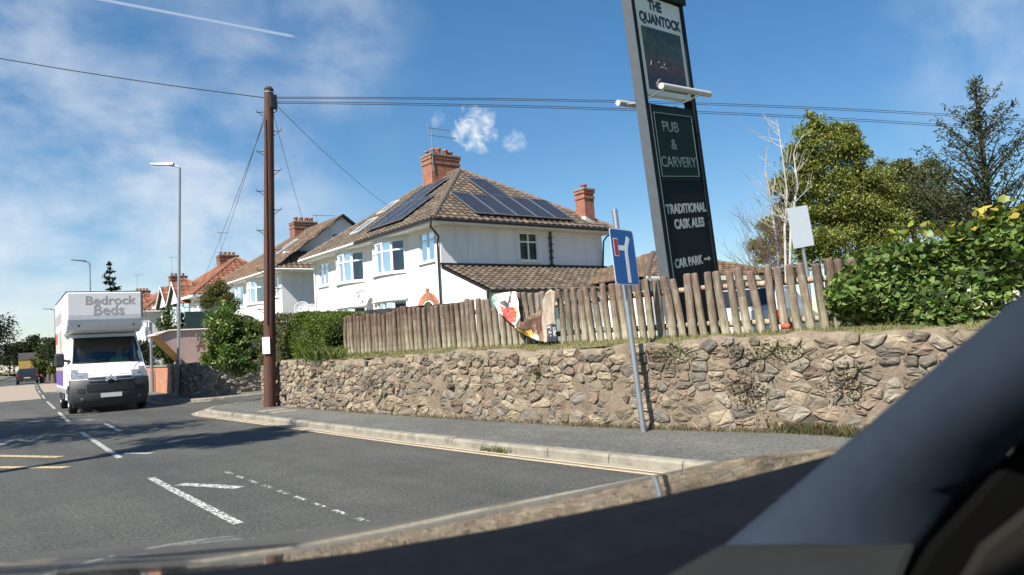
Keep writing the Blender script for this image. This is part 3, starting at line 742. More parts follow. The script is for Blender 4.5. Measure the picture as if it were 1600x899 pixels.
def tiled(mb, A, B, C, D, cols, course=.29, tw=.31, seed=1, wave=.026, fine=4):
    A, B, C, D = map(Vector, (A, B, C, D)); e = (B-A).normalized(); mid = ((C+D)/2-(A+B)/2); n = e.cross(mid).normalized()
    if n.z < 0: n = -n
    s0 = mid-e*mid.dot(e); n_r = max(2, int(s0.length/course)); rr = random.Random(seed)
    hsh = {}
    for i in range(n_r):
        v0, v1 = i/n_r, min(1, (i+1.10)/n_r)
        P0, Q0, P1, Q1 = A.lerp(D, v0), B.lerp(C, v0), A.lerp(D, v1), B.lerp(C, v1)
        l0, r0, l1, r1 = [(x-A).dot(e) for x in (P0, Q0, P1, Q1)]
        b0 = A+s0*v0; b1 = A+s0*v1
        off = 0
        us = [l0]; k = math.floor(l0/(tw/fine))+1
        while k*tw/fine < r0-1e-4: us.append(k*tw/fine); k += 1
        us.append(r0)
        def hh(u): return wave*cos(2*pi*(u+off)/tw)
        base = len(mb.v); V = []
        for u in us:
            ut = min(max(u, l1), r1)
            V += [b0+e*u+n*.004, b0+e*u+n*(.052+hh(u)), b1+e*ut+n*(.018+hh(ut))]
        for j in range(len(us)-1):
            tid = (math.floor((us[j]+us[j+1])/2/tw), i)
            if tid not in hsh: c = rr.choice(cols); b = rr.uniform(.75, 1.2); hsh[tid] = tuple(x*b for x in c)
            c = hsh[tid]; q = 3*j
            mb.add([V[q], V[q+3], V[q+4], V[q+1]], [(0, 1, 2, 3)], 0, tuple(x*.6 for x in c) if False else c); mb.add([V[q+1], V[q+4], V[q+5], V[q+2]], [(0, 1, 2, 3)], 0, c)
    # flat dark sheet added under the tiles to keep light out
    mb.add([A-n*.01, B-n*.01, C-n*.01, D-n*.01] if (C-D).length > .01 else [A-n*.01, B-n*.01, C-n*.01], [(0, 1, 2, 3)] if (C-D).length > .01 else [(0, 1, 2)], 1)
def ridge_run(root, a, b, mat, r=.115, L=.45):
    a, b = Vector(a), Vector(b); d = (b-a); n = max(1, round(d.length/L)); d.normalize(); step = (b-a).length/n
    s = d.cross(Vector((0, 0, 1))).normalized(); u = s.cross(d).normalized()
    key = ('ridge', mat, round(step, 2))
    if key not in MESH:
        mb = MB(); rows = []
        for x, rr_ in ((0, r*1.06), (step*1.04, r*.95)): rows.append([(x, rr_*cos(t), rr_*sin(t)) for t in np.linspace(-.25, pi+.25, 8)])
        rows.append([(step*1.04, r*.8*cos(t), r*.8*sin(t)) for t in np.linspace(-.25, pi+.25, 8)])
        mb.grid(rows); mb.add(rows[0], [tuple(range(8))]); mb.add(rows[1], [tuple(reversed(range(8)))]); MESH[key] = mb.mesh('ridge_tile', mat)
    for i in range(n):
        o = place(MESH[key], 'ridge_tile', root); o.matrix_local = frame_mat(a+d*step*i+u*(-.02+R.uniform(-.006, .006)), d, s, u) if s.cross(u).dot(d) > 0 else frame_mat(a+d*step*i+u*-.02, d, -s, u)
MESH = {}
def chimney(root, x0, x1, y0, y1, zb, zt_, pots, mat='brick', cap=True, flash=True):
    mb = MB().box(x0, x1, y0, y1, zb, zt_)
    c = mb.build('chimney', mat, root)
    mb = MB(); mb.box(x0-.035, x1+.035, y0-.035, y1+.035, zt_-.36, zt_-.27); mb.box(x0-.04, x1+.04, y0-.04, y1+.04, zt_-.14, zt_-.0); mb.build('corbel', mat, c)
    MB().box(x0-.07, x1+.07, y0-.07, y1+.07, zt_+.003, zt_+.07).build('cap', 'concrete', c)
    for (px, py, h, r) in pots:
        mb = MB(); mb.lathe([(r*1.08, 0), (r*.98, h*.15), (r*.95, h*.75), (r*1.12, h*.8), (r*1.1, h), (r*.8, h), (r*.75, h*.4)], 12, T=Matrix.Translation((px, py, zt_+.06)))
        mb.build('chimney_pot', 'pot', c)
    return c
def arch_door(root, f, uc, w=1.05, zs=1.75, bricks=True):
    r = w/2; n = 17
    fr = MB(); pts_o = [(uc-r-.25, 0)]+[(uc-(r+.25)*cos(t), zs+(r+.25)*sin(t)) for t in np.linspace(0, pi, n)]+[(uc+r+.25, 0)]
    d = thing_part(root, 'doorway')
    # brick ring, each voussoir proud of the wall
    for i in range(n-1):
        t0, t1 = pi*i/(n-1)+.012, pi*(i+1)/(n-1)-.012; mb = MB(); c = []
        for dd in (0.0, .06):
            c += [f(uc-q*cos(t), zs+q*sin(t), dd) for q, t in ((r, t0), (r+.27, t0), (r+.27, t1), (r, t1))]
        mb.add(c, [(3, 2, 1, 0), (4, 5, 6, 7), (0, 1, 5, 4), (1, 2, 6, 5), (2, 3, 7, 6), (3, 0, 4, 7)]); mb.build('arch_brick', 'brick_orange', d)
    mb = MB(); fbox(mb, f, uc-.07, uc+.07, zs+r-.02, zs+r+.42, .0, .085); mb.build('keystone', 'brick_orange', d)
    mb = MB(); fbox(mb, f, uc-r-.22, uc-r, .0, zs, 0, .05); fbox(mb, f, uc+r, uc+r+.22, .0, zs, 0, .05); mb.build('jamb', 'brick_orange', d)
    poly = [(uc-r, 0.02)]+[(uc-r*cos(t), zs+r*sin(t)) for t in np.linspace(0, pi, n)]+[(uc+r, .02)]
    mb = MB(); mb.add([f(u, v, .012) for u, v in poly], [tuple(range(len(poly)))]); mb.build('door', 'door_dark', d)
    rim = MB(); pa = [f(uc-(r-.05)*cos(t), zs+(r-.05)*sin(t), .03) for t in np.linspace(0, pi, n)]; rim.tube(pa, .035, 6); fbox(rim, f, uc-r, uc+r, zs-.04, zs+.03, .013, .05)
    fbox(rim, f, uc-.03, uc+.03, 0.02, zs-.04, .014, .045); rim.build('door_frame', 'upvc', d)
def thing_part(root, name):
    o = bpy.data.objects.new(name, None); COL.objects.link(o); o.parent = root; o.empty_display_size = .1; return o
def antenna(root, base, h, ang, boom=1.0, n=9, yagi=True):
    mb = MB(); b = Vector(base); mb.tube([b, b+Vector((0, 0, h))], .018, 6)
    d = Vector((cos(ang), sin(ang), .06)).normalized(); s = Vector((-sin(ang), cos(ang), 0)); t = b+Vector((0, 0, h-.05))
    mb.tube([t-d*.2, t+d*boom], .015, 5)
    for i in range(n): q = t-d*.1+d*boom*i/(n-1)*1.05; mb.tube([q-s*.14, q+s*.14], .008, 4)
    mb.tube([t-d*.2+Vector((0, 0, .2)), t-d*.2-Vector((0, 0, .2))], .012, 4); mb.tube([t-d*.2+s*.2, t-d*.2-s*.2], .012, 4)
    mb.build('aerial', 'galvanised', root)
def dish(root, c, nrm, r, mat='dish_grey'):
    n = Vector(nrm).normalized(); T = Vector(c); q = n.to_track_quat('Z', 'Y').to_matrix().to_4x4(); q.translation = T
    mb = MB(); mb.lathe([(r*k/6, r*.28*(k/6)**2) for k in range(7)]+[(r*.98, r*.30)]+[(r*k/6, r*.28*(k/6)**2-.015) for k in range(5, -1, -1)], 20, T=q)
    d = mb.build('satellite_dish', mat, root)
    a = MB(); e = T+n*r*.85; a.tube([T-q.to_3x3().col[1]*r*.8+n*.05, e], .012, 5); a.tube([e-n*.06, e+n*.07], .035, 8); a.tube([T, T-n*.25], .02, 6); a.build('feed_arm', 'galvanised', d)

def semi(org, label, L=11.2, D=8.05, he=4.9, hr=8.25, tiles=TILE_C, tmat='tile', rmat='ridge_tile', gablet=False, front_gables=False, fine=True, near=True, extras=None, group='white semi-detached houses along the road'):
    root = thing('semi_detached_house', label, 'house', org, group=group)
    fF = lambda u, v, d: (-d, u, v)                 # road front, u along the road
    fS = lambda u, v, d: (u, -d, v)                 # near side, u into the plot
    by = [(2.55, 5.15), (L-5.15, L-2.55)]
    nw = [(.42, 1.48), (L-1.48, L-.42)]
    holes = [(a, b, 0, he) for a, b in by]+[(a, b, 3.68, 4.78) for a, b in nw]
    mb = MB(); sheet(mb, fF, 0, L, -.3, he, holes)
    sheet(mb, fS, 0, D, -.3, he, [(3.6, 4.55, 3.68, 4.78)])
    mb.quad((0, L, -.3), (D, L, -.3), (D, L, he), (0, L, he)); mb.quad((D, 0, -.3), (D, L, -.3), (D, L, he), (D, 0, he))
    # bows
    for bi, (a, b) in enumerate(by):
        n = 5; prj = .46; pts = []
        for i in range(n+1):
            t = -1+2*i/n; pts.append((-prj*(1-abs(t)**2.2), (a+b)/2+(b-a)/2*t))
        for v0, v1 in ((-.3, .95), (2.42, 3.52), (4.76, he)):
            N = 16; fine_pts = [(-prj*(1-abs(-1+2*k/N)**2.2), (a+b)/2+(b-a)/2*(-1+2*k/N)) for k in range(N+1)]
            mb.grid([[(x, y, v) for x, y in fine_pts] for v in (v0, v1)], smooth=True)
        for v0, v1, nm in ((.95, 2.42, 'g'), (3.52, 4.76, 'f')):
            w = thing_part(root, 'bay_window')
            fr = MB(); cur = MB()
            for i in range(n):
                p, q = Vector((*pts[i], 0)), Vector((*pts[i+1], 0)); e = (q-p); ln = e.length; e.normalize(); nn = Vector((-e.y, e.x, 0))
                if nn.x > 0: nn = -nn
                ff = lambda u, v, d, p=p, e=e, nn=nn: tuple(p+e*u+nn*d+Vector((0, 0, v)))
                t = .05; vt = v1-(v1-v0)*.30
                fbox(fr, ff, 0, ln, v0, v0+t, -.07, .01); fbox(fr, ff, 0, ln, v1-t, v1, -.07, .01); fbox(fr, ff, .0, t, v0+t, v1-t, -.07, .012); fbox(fr, ff, ln-t, ln, v0+t, v1-t, -.07, .012)
                fbox(fr, ff, t, ln-t, vt-.03, vt+.03, -.06, .006)
                for c, d_ in ((v0+t, vt-.03), (vt+.03, v1-t)):
                    if fine: pm = MB(); fbox(pm, ff, t-.004, ln-t+.004, c-.004, d_+.004, -.04, -.03); pm.build('pane', 'glass', w)
                    else: fbox(fr, ff, t-.004, ln-t+.004, c-.004, d_+.004, -.04, -.03, 1)
                if (i+bi*2+(nm == 'g')) % 3 != 1:
                    k0, k1 = (.05, .95) if i in (1, 3) else (.1, .6)
                    cur = MB(); cur.grid([[ff(ln*(k0+(k1-k0)*j/8), v, -.16-.02*sin(j*2.1)) for j in range(9)] for v in (v0+.03, v1-.35)]); cur.build('curtain', 'curtain', w)
            fr.build('window_frame', ['upvc', 'glass'], w)
            N = 16; s = MB(); o = [(-(prj+.08)*(1-abs(-1+2*k/N)**2.2)-.02, (a+b)/2+((b-a)/2+.05)*(-1+2*k/N)) for k in range(N+1)]; ii = [(x+.12, y) for x, y in o]
            s.grid([[(x, y, v0-.07) for x, y in ii], [(x, y, v0-.07) for x, y in o], [(x, y, v0-.003) for x, y in o], [(x, y, v0-.003) for x, y in ii]], smooth=False); s.build('sill', 'white_trim', w)
            if nm == 'g':
                s = MB(); s.grid([[(x, y, v1+.003) for x, y in ii], [(x-.03, y, v1+.003) for x, y in o], [(x-.03, y, v1+.075) for x, y in o], [(x, y, v1+.075) for x, y in ii]], smooth=False); s.build('drip_ledge', 'lead', w)
    mb.build('wall', 'render', root)
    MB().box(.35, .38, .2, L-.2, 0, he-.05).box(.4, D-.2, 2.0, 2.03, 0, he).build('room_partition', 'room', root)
    for k, (a, b) in enumerate(nw): window(root, fF, a, b, 3.68, 4.78, 2, .28, curtain=[(0.05, .3), (.7, .95)] if k == 0 else None, fine=fine)
    window(root, fS, 3.6, 4.55, 3.68, 4.78, 2, .33, curtain=[(.08, .9)], fine=fine)
    arch_door(root, fF, .98) if fine else None
    # roof
    o = .55; oy = .45; ze = he+.15; ay = 4.45; hx = D/2
    E0, E1, E2, E3 = (-o, -oy, ze), (-o, L+oy, ze), (D+o, L+oy, ze), (D+o, -oy, ze)
    R1 = (hx, L-ay+.2, hr)
    F = 4 if fine else 3; tw = .31 if fine else .45; co = .29 if fine else .42
    if not gablet:
        R0 = (hx, ay, hr); mb = MB()
        tiled(mb, E0, E1, R1, R0, tiles, co, tw, 3, fine=F); mb.build('roof_slope', [tmat, 'light_seal'], root, True, kind='stuff')
        mb = MB(); tiled(mb, E0, E3, R0, R0, tiles, co, tw, 4, fine=F); mb.build('roof_slope', [tmat, 'light_seal'], root, True, kind='stuff')
        ridge_run(root, E0, R0, rmat); ridge_run(root, E3, R0, rmat)
    else:
        R0 = (hx, .9, hr); k = .34; zk = ze+(hr-ze)*k
        G0 = (E0[0]+(hx-E0[0])*k, .75, zk); G1 = (E3[0]+(hx-E3[0])*k, .75, zk)
        mb = MB(); tiled(mb, E0, E1, R1, R0, tiles, co, tw, 3, fine=F); mb.build('roof_slope', [tmat, 'light_seal'], root, True, kind='stuff')
        mb = MB(); tiled(mb, E0, E3, G1, G0, tiles, co, tw, 4, fine=F); mb.build('roof_slope', [tmat, 'light_seal'], root, True, kind='stuff')
        mb = MB(); mb.prism([(G0[0]+.1, 1.05, zk-.1), (G1[0]-.1, 1.05, zk-.1), (hx, 1.05, hr-.02)], (0, .1, 0)); mb.build('gable', 'render', root)
        mb = MB(); mb.box(hx-.7, hx+.25, 1.02, 1.045, zk+.45, zk+1.15, 0); mb.box(hx-.62, hx+.17, 1.0, 1.015, zk+.53, zk+1.07, 1); mb.build('gable_window', ['upvc', 'glass'], root)
        for Gq, s in ((G0, -1), (G1, 1)):
            mb = MB(); a_, b_ = Vector((Gq[0], .78, zk-.02)), Vector((hx, .78, hr-.0)); mb.prism([a_, b_, b_+Vector((0, .22, 0)), a_+Vector((0, .22, 0))], (0, 0, .10)); mb.build('barge_board', 'gutter_black', root)
            mb = MB(); mb.box(Gq[0]-.5, Gq[0]+.3, .72, .98, zk-.12, zk-.02); mb.build('box_gutter', 'fascia', root)
        ridge_run(root, E0, G0, rmat)
    mb = MB(); tiled(mb, E2, E1, R1, R1, tiles, co, tw, 5, fine=2); tiled(mb, E3, E2, R1, R0, tiles, co, tw, 6, fine=2); mb.build('roof_slope', [tmat, 'light_seal'], root, True, kind='stuff')
    ridge_run(root, R0, R1, rmat); ridge_run(root, E1, R1, rmat)
    # eaves: soffit, fascia, gutters
    mb = MB(); mb.box(-o, D+o, -oy, L+oy, he+.001, he+.02); mb.build('soffit', 'fascia', root)
    mb = MB(); mb.box(-o-.015, -o+.01, -oy-.015, L+oy+.015, he-.02, he+.15); mb.box(-o+.012, D+o, -oy-.015, -oy+.01, he-.02, he+.15); mb.build('fascia_board', 'fascia', root)
    return root, fF, fS, dict(E0=E0, E1=E1, E3=E3, R0=R0, R1=R1, he=he, ze=ze, D=D, L=L, hx=hx, o=o, oy=oy)
def gutter(root, pts, mat, r=.055):
    mb = MB(); mb.tube(pts, r, 8); mb.build('gutter', mat, root)
def pipe(root, pts, mat, r=.036):
    mb = MB(); mb.tube(pts, r, 8)
    return mb.build('drainpipe', mat, root)

# ---- nearest pair, with solar panels ----
h1, fF, fS, q = semi((14.2, 22.4, .75), 'nearest white house with solar panels on its brown tiled hipped roof', extras=True)
o, oy, he, L, D = q['o'], q['oy'], q['he'], q['L'], q['D']
gutter(h1, [(-o-.07, -oy-.05, he+.10), (-o-.07, 5.6, he+.09)], 'gutter_black'); gutter(h1, [(-o-.07, 5.6, he+.09), (-o-.07, L+oy, he+.08)], 'white_trim')
gutter(h1, [(-o, -oy-.07, he+.10), (D+o, -oy-.07, he+.08)], 'gutter_black')
pipe(h1, [(-o-.02, -oy+.05, he+.05), (-o+.05, -.2, he-.12), (-.08, -.03, he-.42), (-.08, .06, he-.7), (-.08, .06, .0)], 'gutter_black')
pipe(h1, [(D+o-.1, -oy, he+.05), (D+.1, -.2, he-.15), (D+.02, -.08, he-.35), (D-.1, -.08, 3.5), (D+.25, -.12, 3.2)], 'gutter_black')
pipe(h1, [(5.15, -.07, he-.05), (5.13, -.07, 3.35)], 'gutter_black', .05)
for i in range(5): MB().box(5.06, 5.22, -.12, -.02, 3.5+i*.27, 3.56+i*.27).build('pipe_bracket', 'gutter_black', h1)
pipe(h1, [(-.06, L-.05, he+.0), (-.06, L-.05, 0)], 'white_trim')
MB().box(.25, .47, -.07, -.003, 2.55, 2.95).build('alarm_box', 'alarm_red', h1, bevel=.02)
dish(h1, (-.38, 5.65, 2.72), (-.75, -.55, .3), .36)
chimney(h1, 3.15, 4.65, 5.35, 6.15, 6.6, 9.05, [(3.45, 5.72, .32, .12), (3.8, 5.78, .40, .13), (4.15, 5.74, .36, .12), (4.45, 5.8, .30, .12), (3.3, 5.95, .25, .1)], 'brick')
MB().box(3.1, 4.7, 5.3, 6.2, 7.55, 7.62).build('flashing', 'lead', h1)
chimney(h1, 7.25, 7.8, .05, .6, 4.7, 6.75, [(7.52, .32, .22, .13)], 'brick'); MB().prism([(7.2, -.0, 5.42), (7.86, -.0, 5.18), (7.86, -.0, 5.3), (7.2, -.0, 5.62)], (0, .62, 0)).build('flashing', 'lead', h1)
antenna(h1, (3.2, 5.3, 8.3), 2.0, radians(8), 1.1); antenna(h1, (3.55, 5.85, 9.0), 1.15, radians(8), 1.5, 11)
# lean-to along the near side
lz0, lz1, lw = 3.42, 2.36, 2.75
mb = MB(); mb.add([(-.02, -lw, -.3), (-.02, -.003, -.3), (-.02, -.003, lz0-.1), (-.02, -lw, lz1-.08)], [(0, 1, 2, 3)])
mb.quad((-.02, -lw, -.3), (D, -lw, -.3), (D, -lw, lz1-.1), (-.02, -lw, lz1-.1)); mb.add([(D, -lw, -.3), (D, 0, -.3), (D, 0, lz0-.1), (D, -lw, lz1-.1)], [(0, 1, 2, 3)])
mb.build('lean_to_wall', 'render', h1)
mb = MB(); tiled(mb, (-.1, -lw-.18, lz1-.08), (D+.2, -lw-.18, lz1-.08), (D+.2, -.01, lz0), (-.1, -.01, lz0), TILE_C, .27, .30, 9); mb.build('lean_to_roof', ['tile', 'light_seal'], h1, True, kind='stuff')
MB().box(-.05, D+.15, -.06, -.005, lz0+.03, lz0+.10).build('flashing', 'gutter_black', h1)
gutter(h1, [(-.1, -lw-.24, lz1-.1), (D+.2, -lw-.24, lz1-.12)], 'gutter_black'); pipe(h1, [(-.06, -lw-.05, lz1-.1), (-.06, -lw-.05, 0)], 'gutter_black', .045)
MB().box(.35, 3.4, -lw-.045, -lw-.003, .0, lz1-.22).build('garage_door', 'pale_green', h1)
# solar panels
def panel(root, A, e, s, u0, v0, w, h):
    A, e, s = Vector(A), Vector(e).normalized(), Vector(s).normalized(); n = e.cross(s).normalized()
    if n.z < 0: n = -n
    key = ('panel', round(w, 2), round(h, 2))
    if key not in MESH:
        mb = MB(); t = .035
        mb.box(0, w, 0, t, 0, .04); mb.box(0, w, h-t, h, 0, .04); mb.box(0, t, t, h-t, 0, .04); mb.box(w-t, w, t, h-t, 0, .04)
        MESH[key] = (mb.mesh('panel_frame', 'galvanised'), MB().box(.0, w-.05, 0, h-.05, .0, .016).mesh('cells', 'solar_cell'))
    p = thing_part(root, 'solar_panel'); ex = e if e.cross(s).dot(n) > 0 else -e
    p.matrix_local = frame_mat(A+e*(u0 if ex == e else u0+w)+s*v0+n*.13, ex, s, n)
    place(MESH[key][0], 'panel_frame', p); c = place(MESH[key][1], 'cells', p); c.location = (.025, .025, .012)
sv = Vector((0, 4.45+oy, q['R0'][2]-q['ze'])); fv = Vector((q['hx']+o, 0, q['R0'][2]-q['ze']))
for i in range(5): panel(h1, q['E0'], (1, 0, 0), sv, 2.05+i*.975, .38, .955, 2.05)
panel(h1, q['E0'], (1, 0, 0), sv, 4.0, 2.56, 1.0, 1.85)
for i in range(3): panel(h1, q['E0'], (0, 1, 0), fv, 2.85+i*1.05, .55, 1.03, 1.95)
for i in range(2): panel(h1, q['E0'], (0, 1, 0), fv, 4.1+i*1.02, 2.62, 1.0, 1.80)
def skylight(root, A, e, s, u0, v0, w, h):
    A, e, s = Vector(A), Vector(e).normalized(), Vector(s).normalized(); n = e.cross(s).normalized()
    n = -n if n.z < 0 else n
    sk = thing_part(root, 'roof_window'); ex = e if e.cross(s).dot(n) > 0 else -e
    sk.matrix_local = frame_mat(A+e*(u0 if ex == e else u0+w)+s*v0+n*.07, ex, s, n); mb = MB(); t = .07
    mb.box(0, w, 0, t, 0, .07); mb.box(0, w, h-t, h, 0, .07); mb.box(0, t, t, h-t, 0, .07); mb.box(w-t, w, t, h-t, 0, .07); mb.build('window_frame', 'lead', sk)
    MB().box(t-.01, w-t+.01, t-.01, h-t+.01, .02, .045).build('pane', M('skylight_glass', (.10, .14, .16), .06, .1), sk)
skylight(h1, q['E0'], (0, 1, 0), fv, 7.3, .95, .85, 1.25); skylight(h1, q['E0'], (0, 1, 0), fv, 7.6, 2.75, .75, 1.05)
# ---- second pair ----
h2, fF2, fS2, q2 = semi((14.2, 38.0, .75), 'second white house whose roof has a small white gable above red-brown tiles', tiles=TILE_B, gablet=True)
gutter(h2, [(-.62, -.5, he+.10), (-.62, 11.6, he+.08)], 'white_trim'); gutter(h2, [(-.55, -.52, he+.10), (8.6, -.52, he+.08)], 'white_trim')
chimney(h2, 3.3, 4.75, 6.3, 7.1, 6.6, 8.75, [(3.55, 6.7, .32, .13), (3.9, 6.7, .32, .13), (4.25, 6.7, .32, .13), (4.55, 6.7, .32, .13)], 'brick_dark'); MB().box(3.25, 4.8, 6.25, 7.15, 7.5, 7.57).build('flashing', 'lead', h2)
antenna(h2, (4.9, 6.6, 7.6), 1.75, radians(5), 1.3, 7); dish(h2, (.95, -.32, 2.9), (-.6, -.75, .25), .42)
dish(h1, (-.34, 11.0, 2.55), (-.75, -.55, .3), .34)
skylight(h2, q2['E0'], (0, 1, 0), fv, 4.0, 2.2, .8, 1.5)
# ---- red-roofed pairs further down ----
def gable_bays(root, tiles):
    for yc in (3.85, 7.35):
        mb = MB(); z0 = 4.75; w = 1.55; h = 1.45
        mb.prism([(-.62, yc-w, z0), (-.62, yc+w, z0), (-.62, yc, z0+h)], (.06, 0, 0)); mb.build('gable', 'white_trim', root)
        mb = MB()
        tiled(mb, (-.85, yc-w-.15, z0-.12), (2.2, yc-w-.15, z0-.12), (2.2, yc, z0+h+.08), (-.85, yc, z0+h+.08), tiles, .42, .45, 3, fine=3)
        tiled(mb, (-.85, yc+w+.15, z0-.12), (2.2, yc+w+.15, z0-.12), (2.2, yc, z0+h+.08), (-.85, yc, z0+h+.08), tiles, .42, .45, 4, fine=3)
        mb.build('gable_roof', ['tile_red', 'light_seal'], root, True, kind='stuff')
        for s in (-1, 1):
            b = MB(); b.prism([(-.9, yc+s*(w+.15), z0-.2), (-.9, yc, z0+h+.0), (-.9, yc, z0+h+.12), (-.9, yc+s*(w+.15), z0-.08)], (.045, 0, 0)); b.build('barge_board', 'white_trim', root)
lbl = ['third house along, with red tiled gables over white bays behind the tall bush', 'fourth house along, red roofed, beyond the skip', 'farthest visible house with a red roof, beside the thin grey post']
for k, a0 in enumerate((53.6, 69.2, 85.0)):
    hh_, _, _, _ = semi((14.2+.0*k, a0, .75), lbl[k], tiles=TILE_R, tmat='tile_red', rmat='ridge_red', fine=False)
    gable_bays(hh_, TILE_R)
    chimney(hh_, 3.3, 4.75, 6.3, 7.1, 6.6, 8.65, [(3.5+i*.33, 6.7, .28, .12) for i in range(4)], 'brick_dark'); antenna(hh_, (3.4, 6.2, 8.6), 1.9, radians(10), .7, 4)

# dark garden fence in front of the near house
gf = thing('garden_fence', 'black boarded garden fence in front of the nearest house', 'fence')
N = 40
for i in range(N):
    a = 16.0+7.4*i/N; mb = MB().box(10.98, 11.02, a+.004, a+7.4/N-.006, .9, 2.44+.23*i/N+R.uniform(-.006, .006)); mb.build('board', 'dark_fence_wood', gf)
for z in (1.3, 2.2): MB().box(11.023, 11.08, 16, 23.4, z, z+.08).build('rail', 'dark_fence_wood', gf)

# ---- outbuilding of the pub behind the fence ----
_g = at(1012, 440, 25.5); PBO = (_g.x, _g.y, .80)
pb = thing('outbuilding', 'low white building with a brown hipped roof behind the pub sign', 'building', PBO, (0, 0, radians(-6)))
M('pub_white', (.72, .72, .70), .85, .06, 2, .3, 30)
fP = lambda u, v, d: (u, -d, v); fQ = lambda u, v, d: (-d, u, v)
mb = MB(); hl = [(.7, 2.0, .9, 1.9), (3.0, 4.6, .9, 1.9), (5.0, 6.4, .3, 1.95)]
sheet(mb, fP, 0, 6.8, -.3, 2.4, hl); mb.quad((0, 0, -.3), (0, 6.5, -.3), (0, 6.5, 2.4), (0, 0, 2.4)); mb.quad((6.8, 0, -.3), (6.8, 6.5, -.3), (6.8, 6.5, 2.4), (6.8, 0, 2.4)); mb.quad((0, 6.5, -.3), (6.8, 6.5, -.3), (6.8, 6.5, 2.4), (0, 6.5, 2.4))
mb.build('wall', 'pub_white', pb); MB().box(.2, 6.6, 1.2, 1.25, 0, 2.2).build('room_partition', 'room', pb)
for h in hl: window(pb, fP, *h, 2, 0, True, None, True)
mb = MB(); e = [(-.4, -.4, 2.45), (7.2, -.4, 2.45), (7.2, 6.9, 2.45), (-.4, 6.9, 2.45)]; r0, r1 = (3.3, 3.25, 3.75), (3.9, 3.25, 3.75)
tiled(mb, e[0], e[1], r1, r0, TILE_B, .32, .36, 2); tiled(mb, e[0], e[3], r0, r0, TILE_B, .32, .36, 3); tiled(mb, e[1], e[2], r1, r1, TILE_B, .32, .36, 4); tiled(mb, e[3], e[2], r1, r0, TILE_B, .32, .36, 5, fine=2)
mb.build('roof', ['tile', 'light_seal'], pb, True, kind='stuff'); ridge_run(pb, e[0], r0, 'ridge_tile'); ridge_run(pb, r0, r1, 'ridge_tile'); ridge_run(pb, e[1], r1, 'ridge_tile')
MB().box(-.42, 7.22, -.43, -.402, 2.29, 2.45).build('fascia_board', 'fascia', pb)

# ================================================================== FENCE, BANNER
mt, t, b = nodes('fence_wood'); b.inputs['Roughness'].default_value = .9; b.inputs['Specular IOR Level'].default_value = .2
a_ = t.nodes.new('ShaderNodeAttribute'); a_.attribute_name = 'Col'
g1 = nz(t, 7, 6, .7, stretch=(4, 4, .5)); g2 = nz(t, 3, 5, .6)
c = mul(t, a_.outputs['Color'], ramp(t, g1, [(.3, (.42, .38, .36)), (.5, (.95, .95, .95)), (.7, (1.5, 1.5, 1.46))]))
c = mul(t, c, ramp(t, g2, [(.35, (.8, .7, .66)), (.65, (1.12, 1.12, 1.1))])); t.links.new(c, b.inputs['Base Color']); bump(t, b, g1, .7, .02); MAT['fence_wood'] = mt
fence = thing('picket_fence', 'weathered round-post wooden picket fence on top of the stone wall', 'fence')
FT = [(4.0, 8.72), (4.85, 8.42), (6.4, 7.95), (8.6, 7.60), (11, 7.42), (14.95, 7.22), (15.6, 7.2)]
def fpos(a): return Vector((smooth_tab(FT, a) if a < 14 else lerp_tab(FT, a), a, 0))
# walk along at even spacing
fa = []; a = 15.45
while a > 4.15:
    fa.append(a); d = (fpos(a-.05)-fpos(a)).length/.05; a -= (.150+R.gauss(0, .008))/d
def ftop(a): return 2.11+.015*sin(a*2.1)
for i, a in enumerate(fa):
    P = fpos(a); near = min(1, max(0, (15.5-a)/11)); lean = .02+.085*near+R.gauss(0, .025)
    zb = 1.16; z1 = ftop(a)+R.gauss(0, .018); Lh = z1-zb; rr = R.uniform(.043, .052)*(1+.16*near)
    if i in (22, 41, 55): lean -= .04
    w = R.random(); grey = near*R.uniform(.2, 1)
    ct = Vector((.125, .085, .066)).lerp(Vector((.30, .275, .24)), grey if 22 < i < 45 else grey*.30)*R.uniform(.7, 1.25); cb = Vector((.28, .265, .195))*R.uniform(.7, 1.25)
    mb = MB(); n = 8; rows = []; x0, y0 = R.gauss(0, .004), R.gauss(0, .004); bow = R.gauss(0, .008)
    lv = [0, .12, .24, .36, .48, .6, .72, .84, .975, 1.0]
    for k, s in enumerate(lv):
        r_ = rr*(1.05-.10*s)*(.80 if k == 9 else 1); ox = bow*sin(pi*s)
        rows.append([(r_*cos(2*pi*j/n)*(1+.08*sin(j*3+i))+ox, r_*sin(2*pi*j/n)+ox, Lh*s) for j in range(n)])
    for k in range(9):
        cc = tuple(cb.lerp(ct, min(1, max(0, (lv[k]-.08+R.gauss(0, .06))*1.25)))); mb.grid(rows[k:k+2], closed=True, col=cc)
    mb.add(rows[9], [tuple(range(n))], 0, tuple(ct*1.15))
    ob = mb.build('picket', 'fence_wood', fence, True); ob.location = (P.x, P.y, zb); ob.rotation_euler = (-lean, -R.gauss(.01, .012), R.uniform(0, 6))
    # keep the lean in world axes: rotate about z first
    ob.rotation_euler = (Matrix.Rotation(-lean, 3, 'X') @ Matrix.Rotation(R.uniform(0, 6), 3, 'Z')).to_euler()
bnds = [15.5, 13.6, 11.7, 9.8, 7.9, 6.1, 4.1]
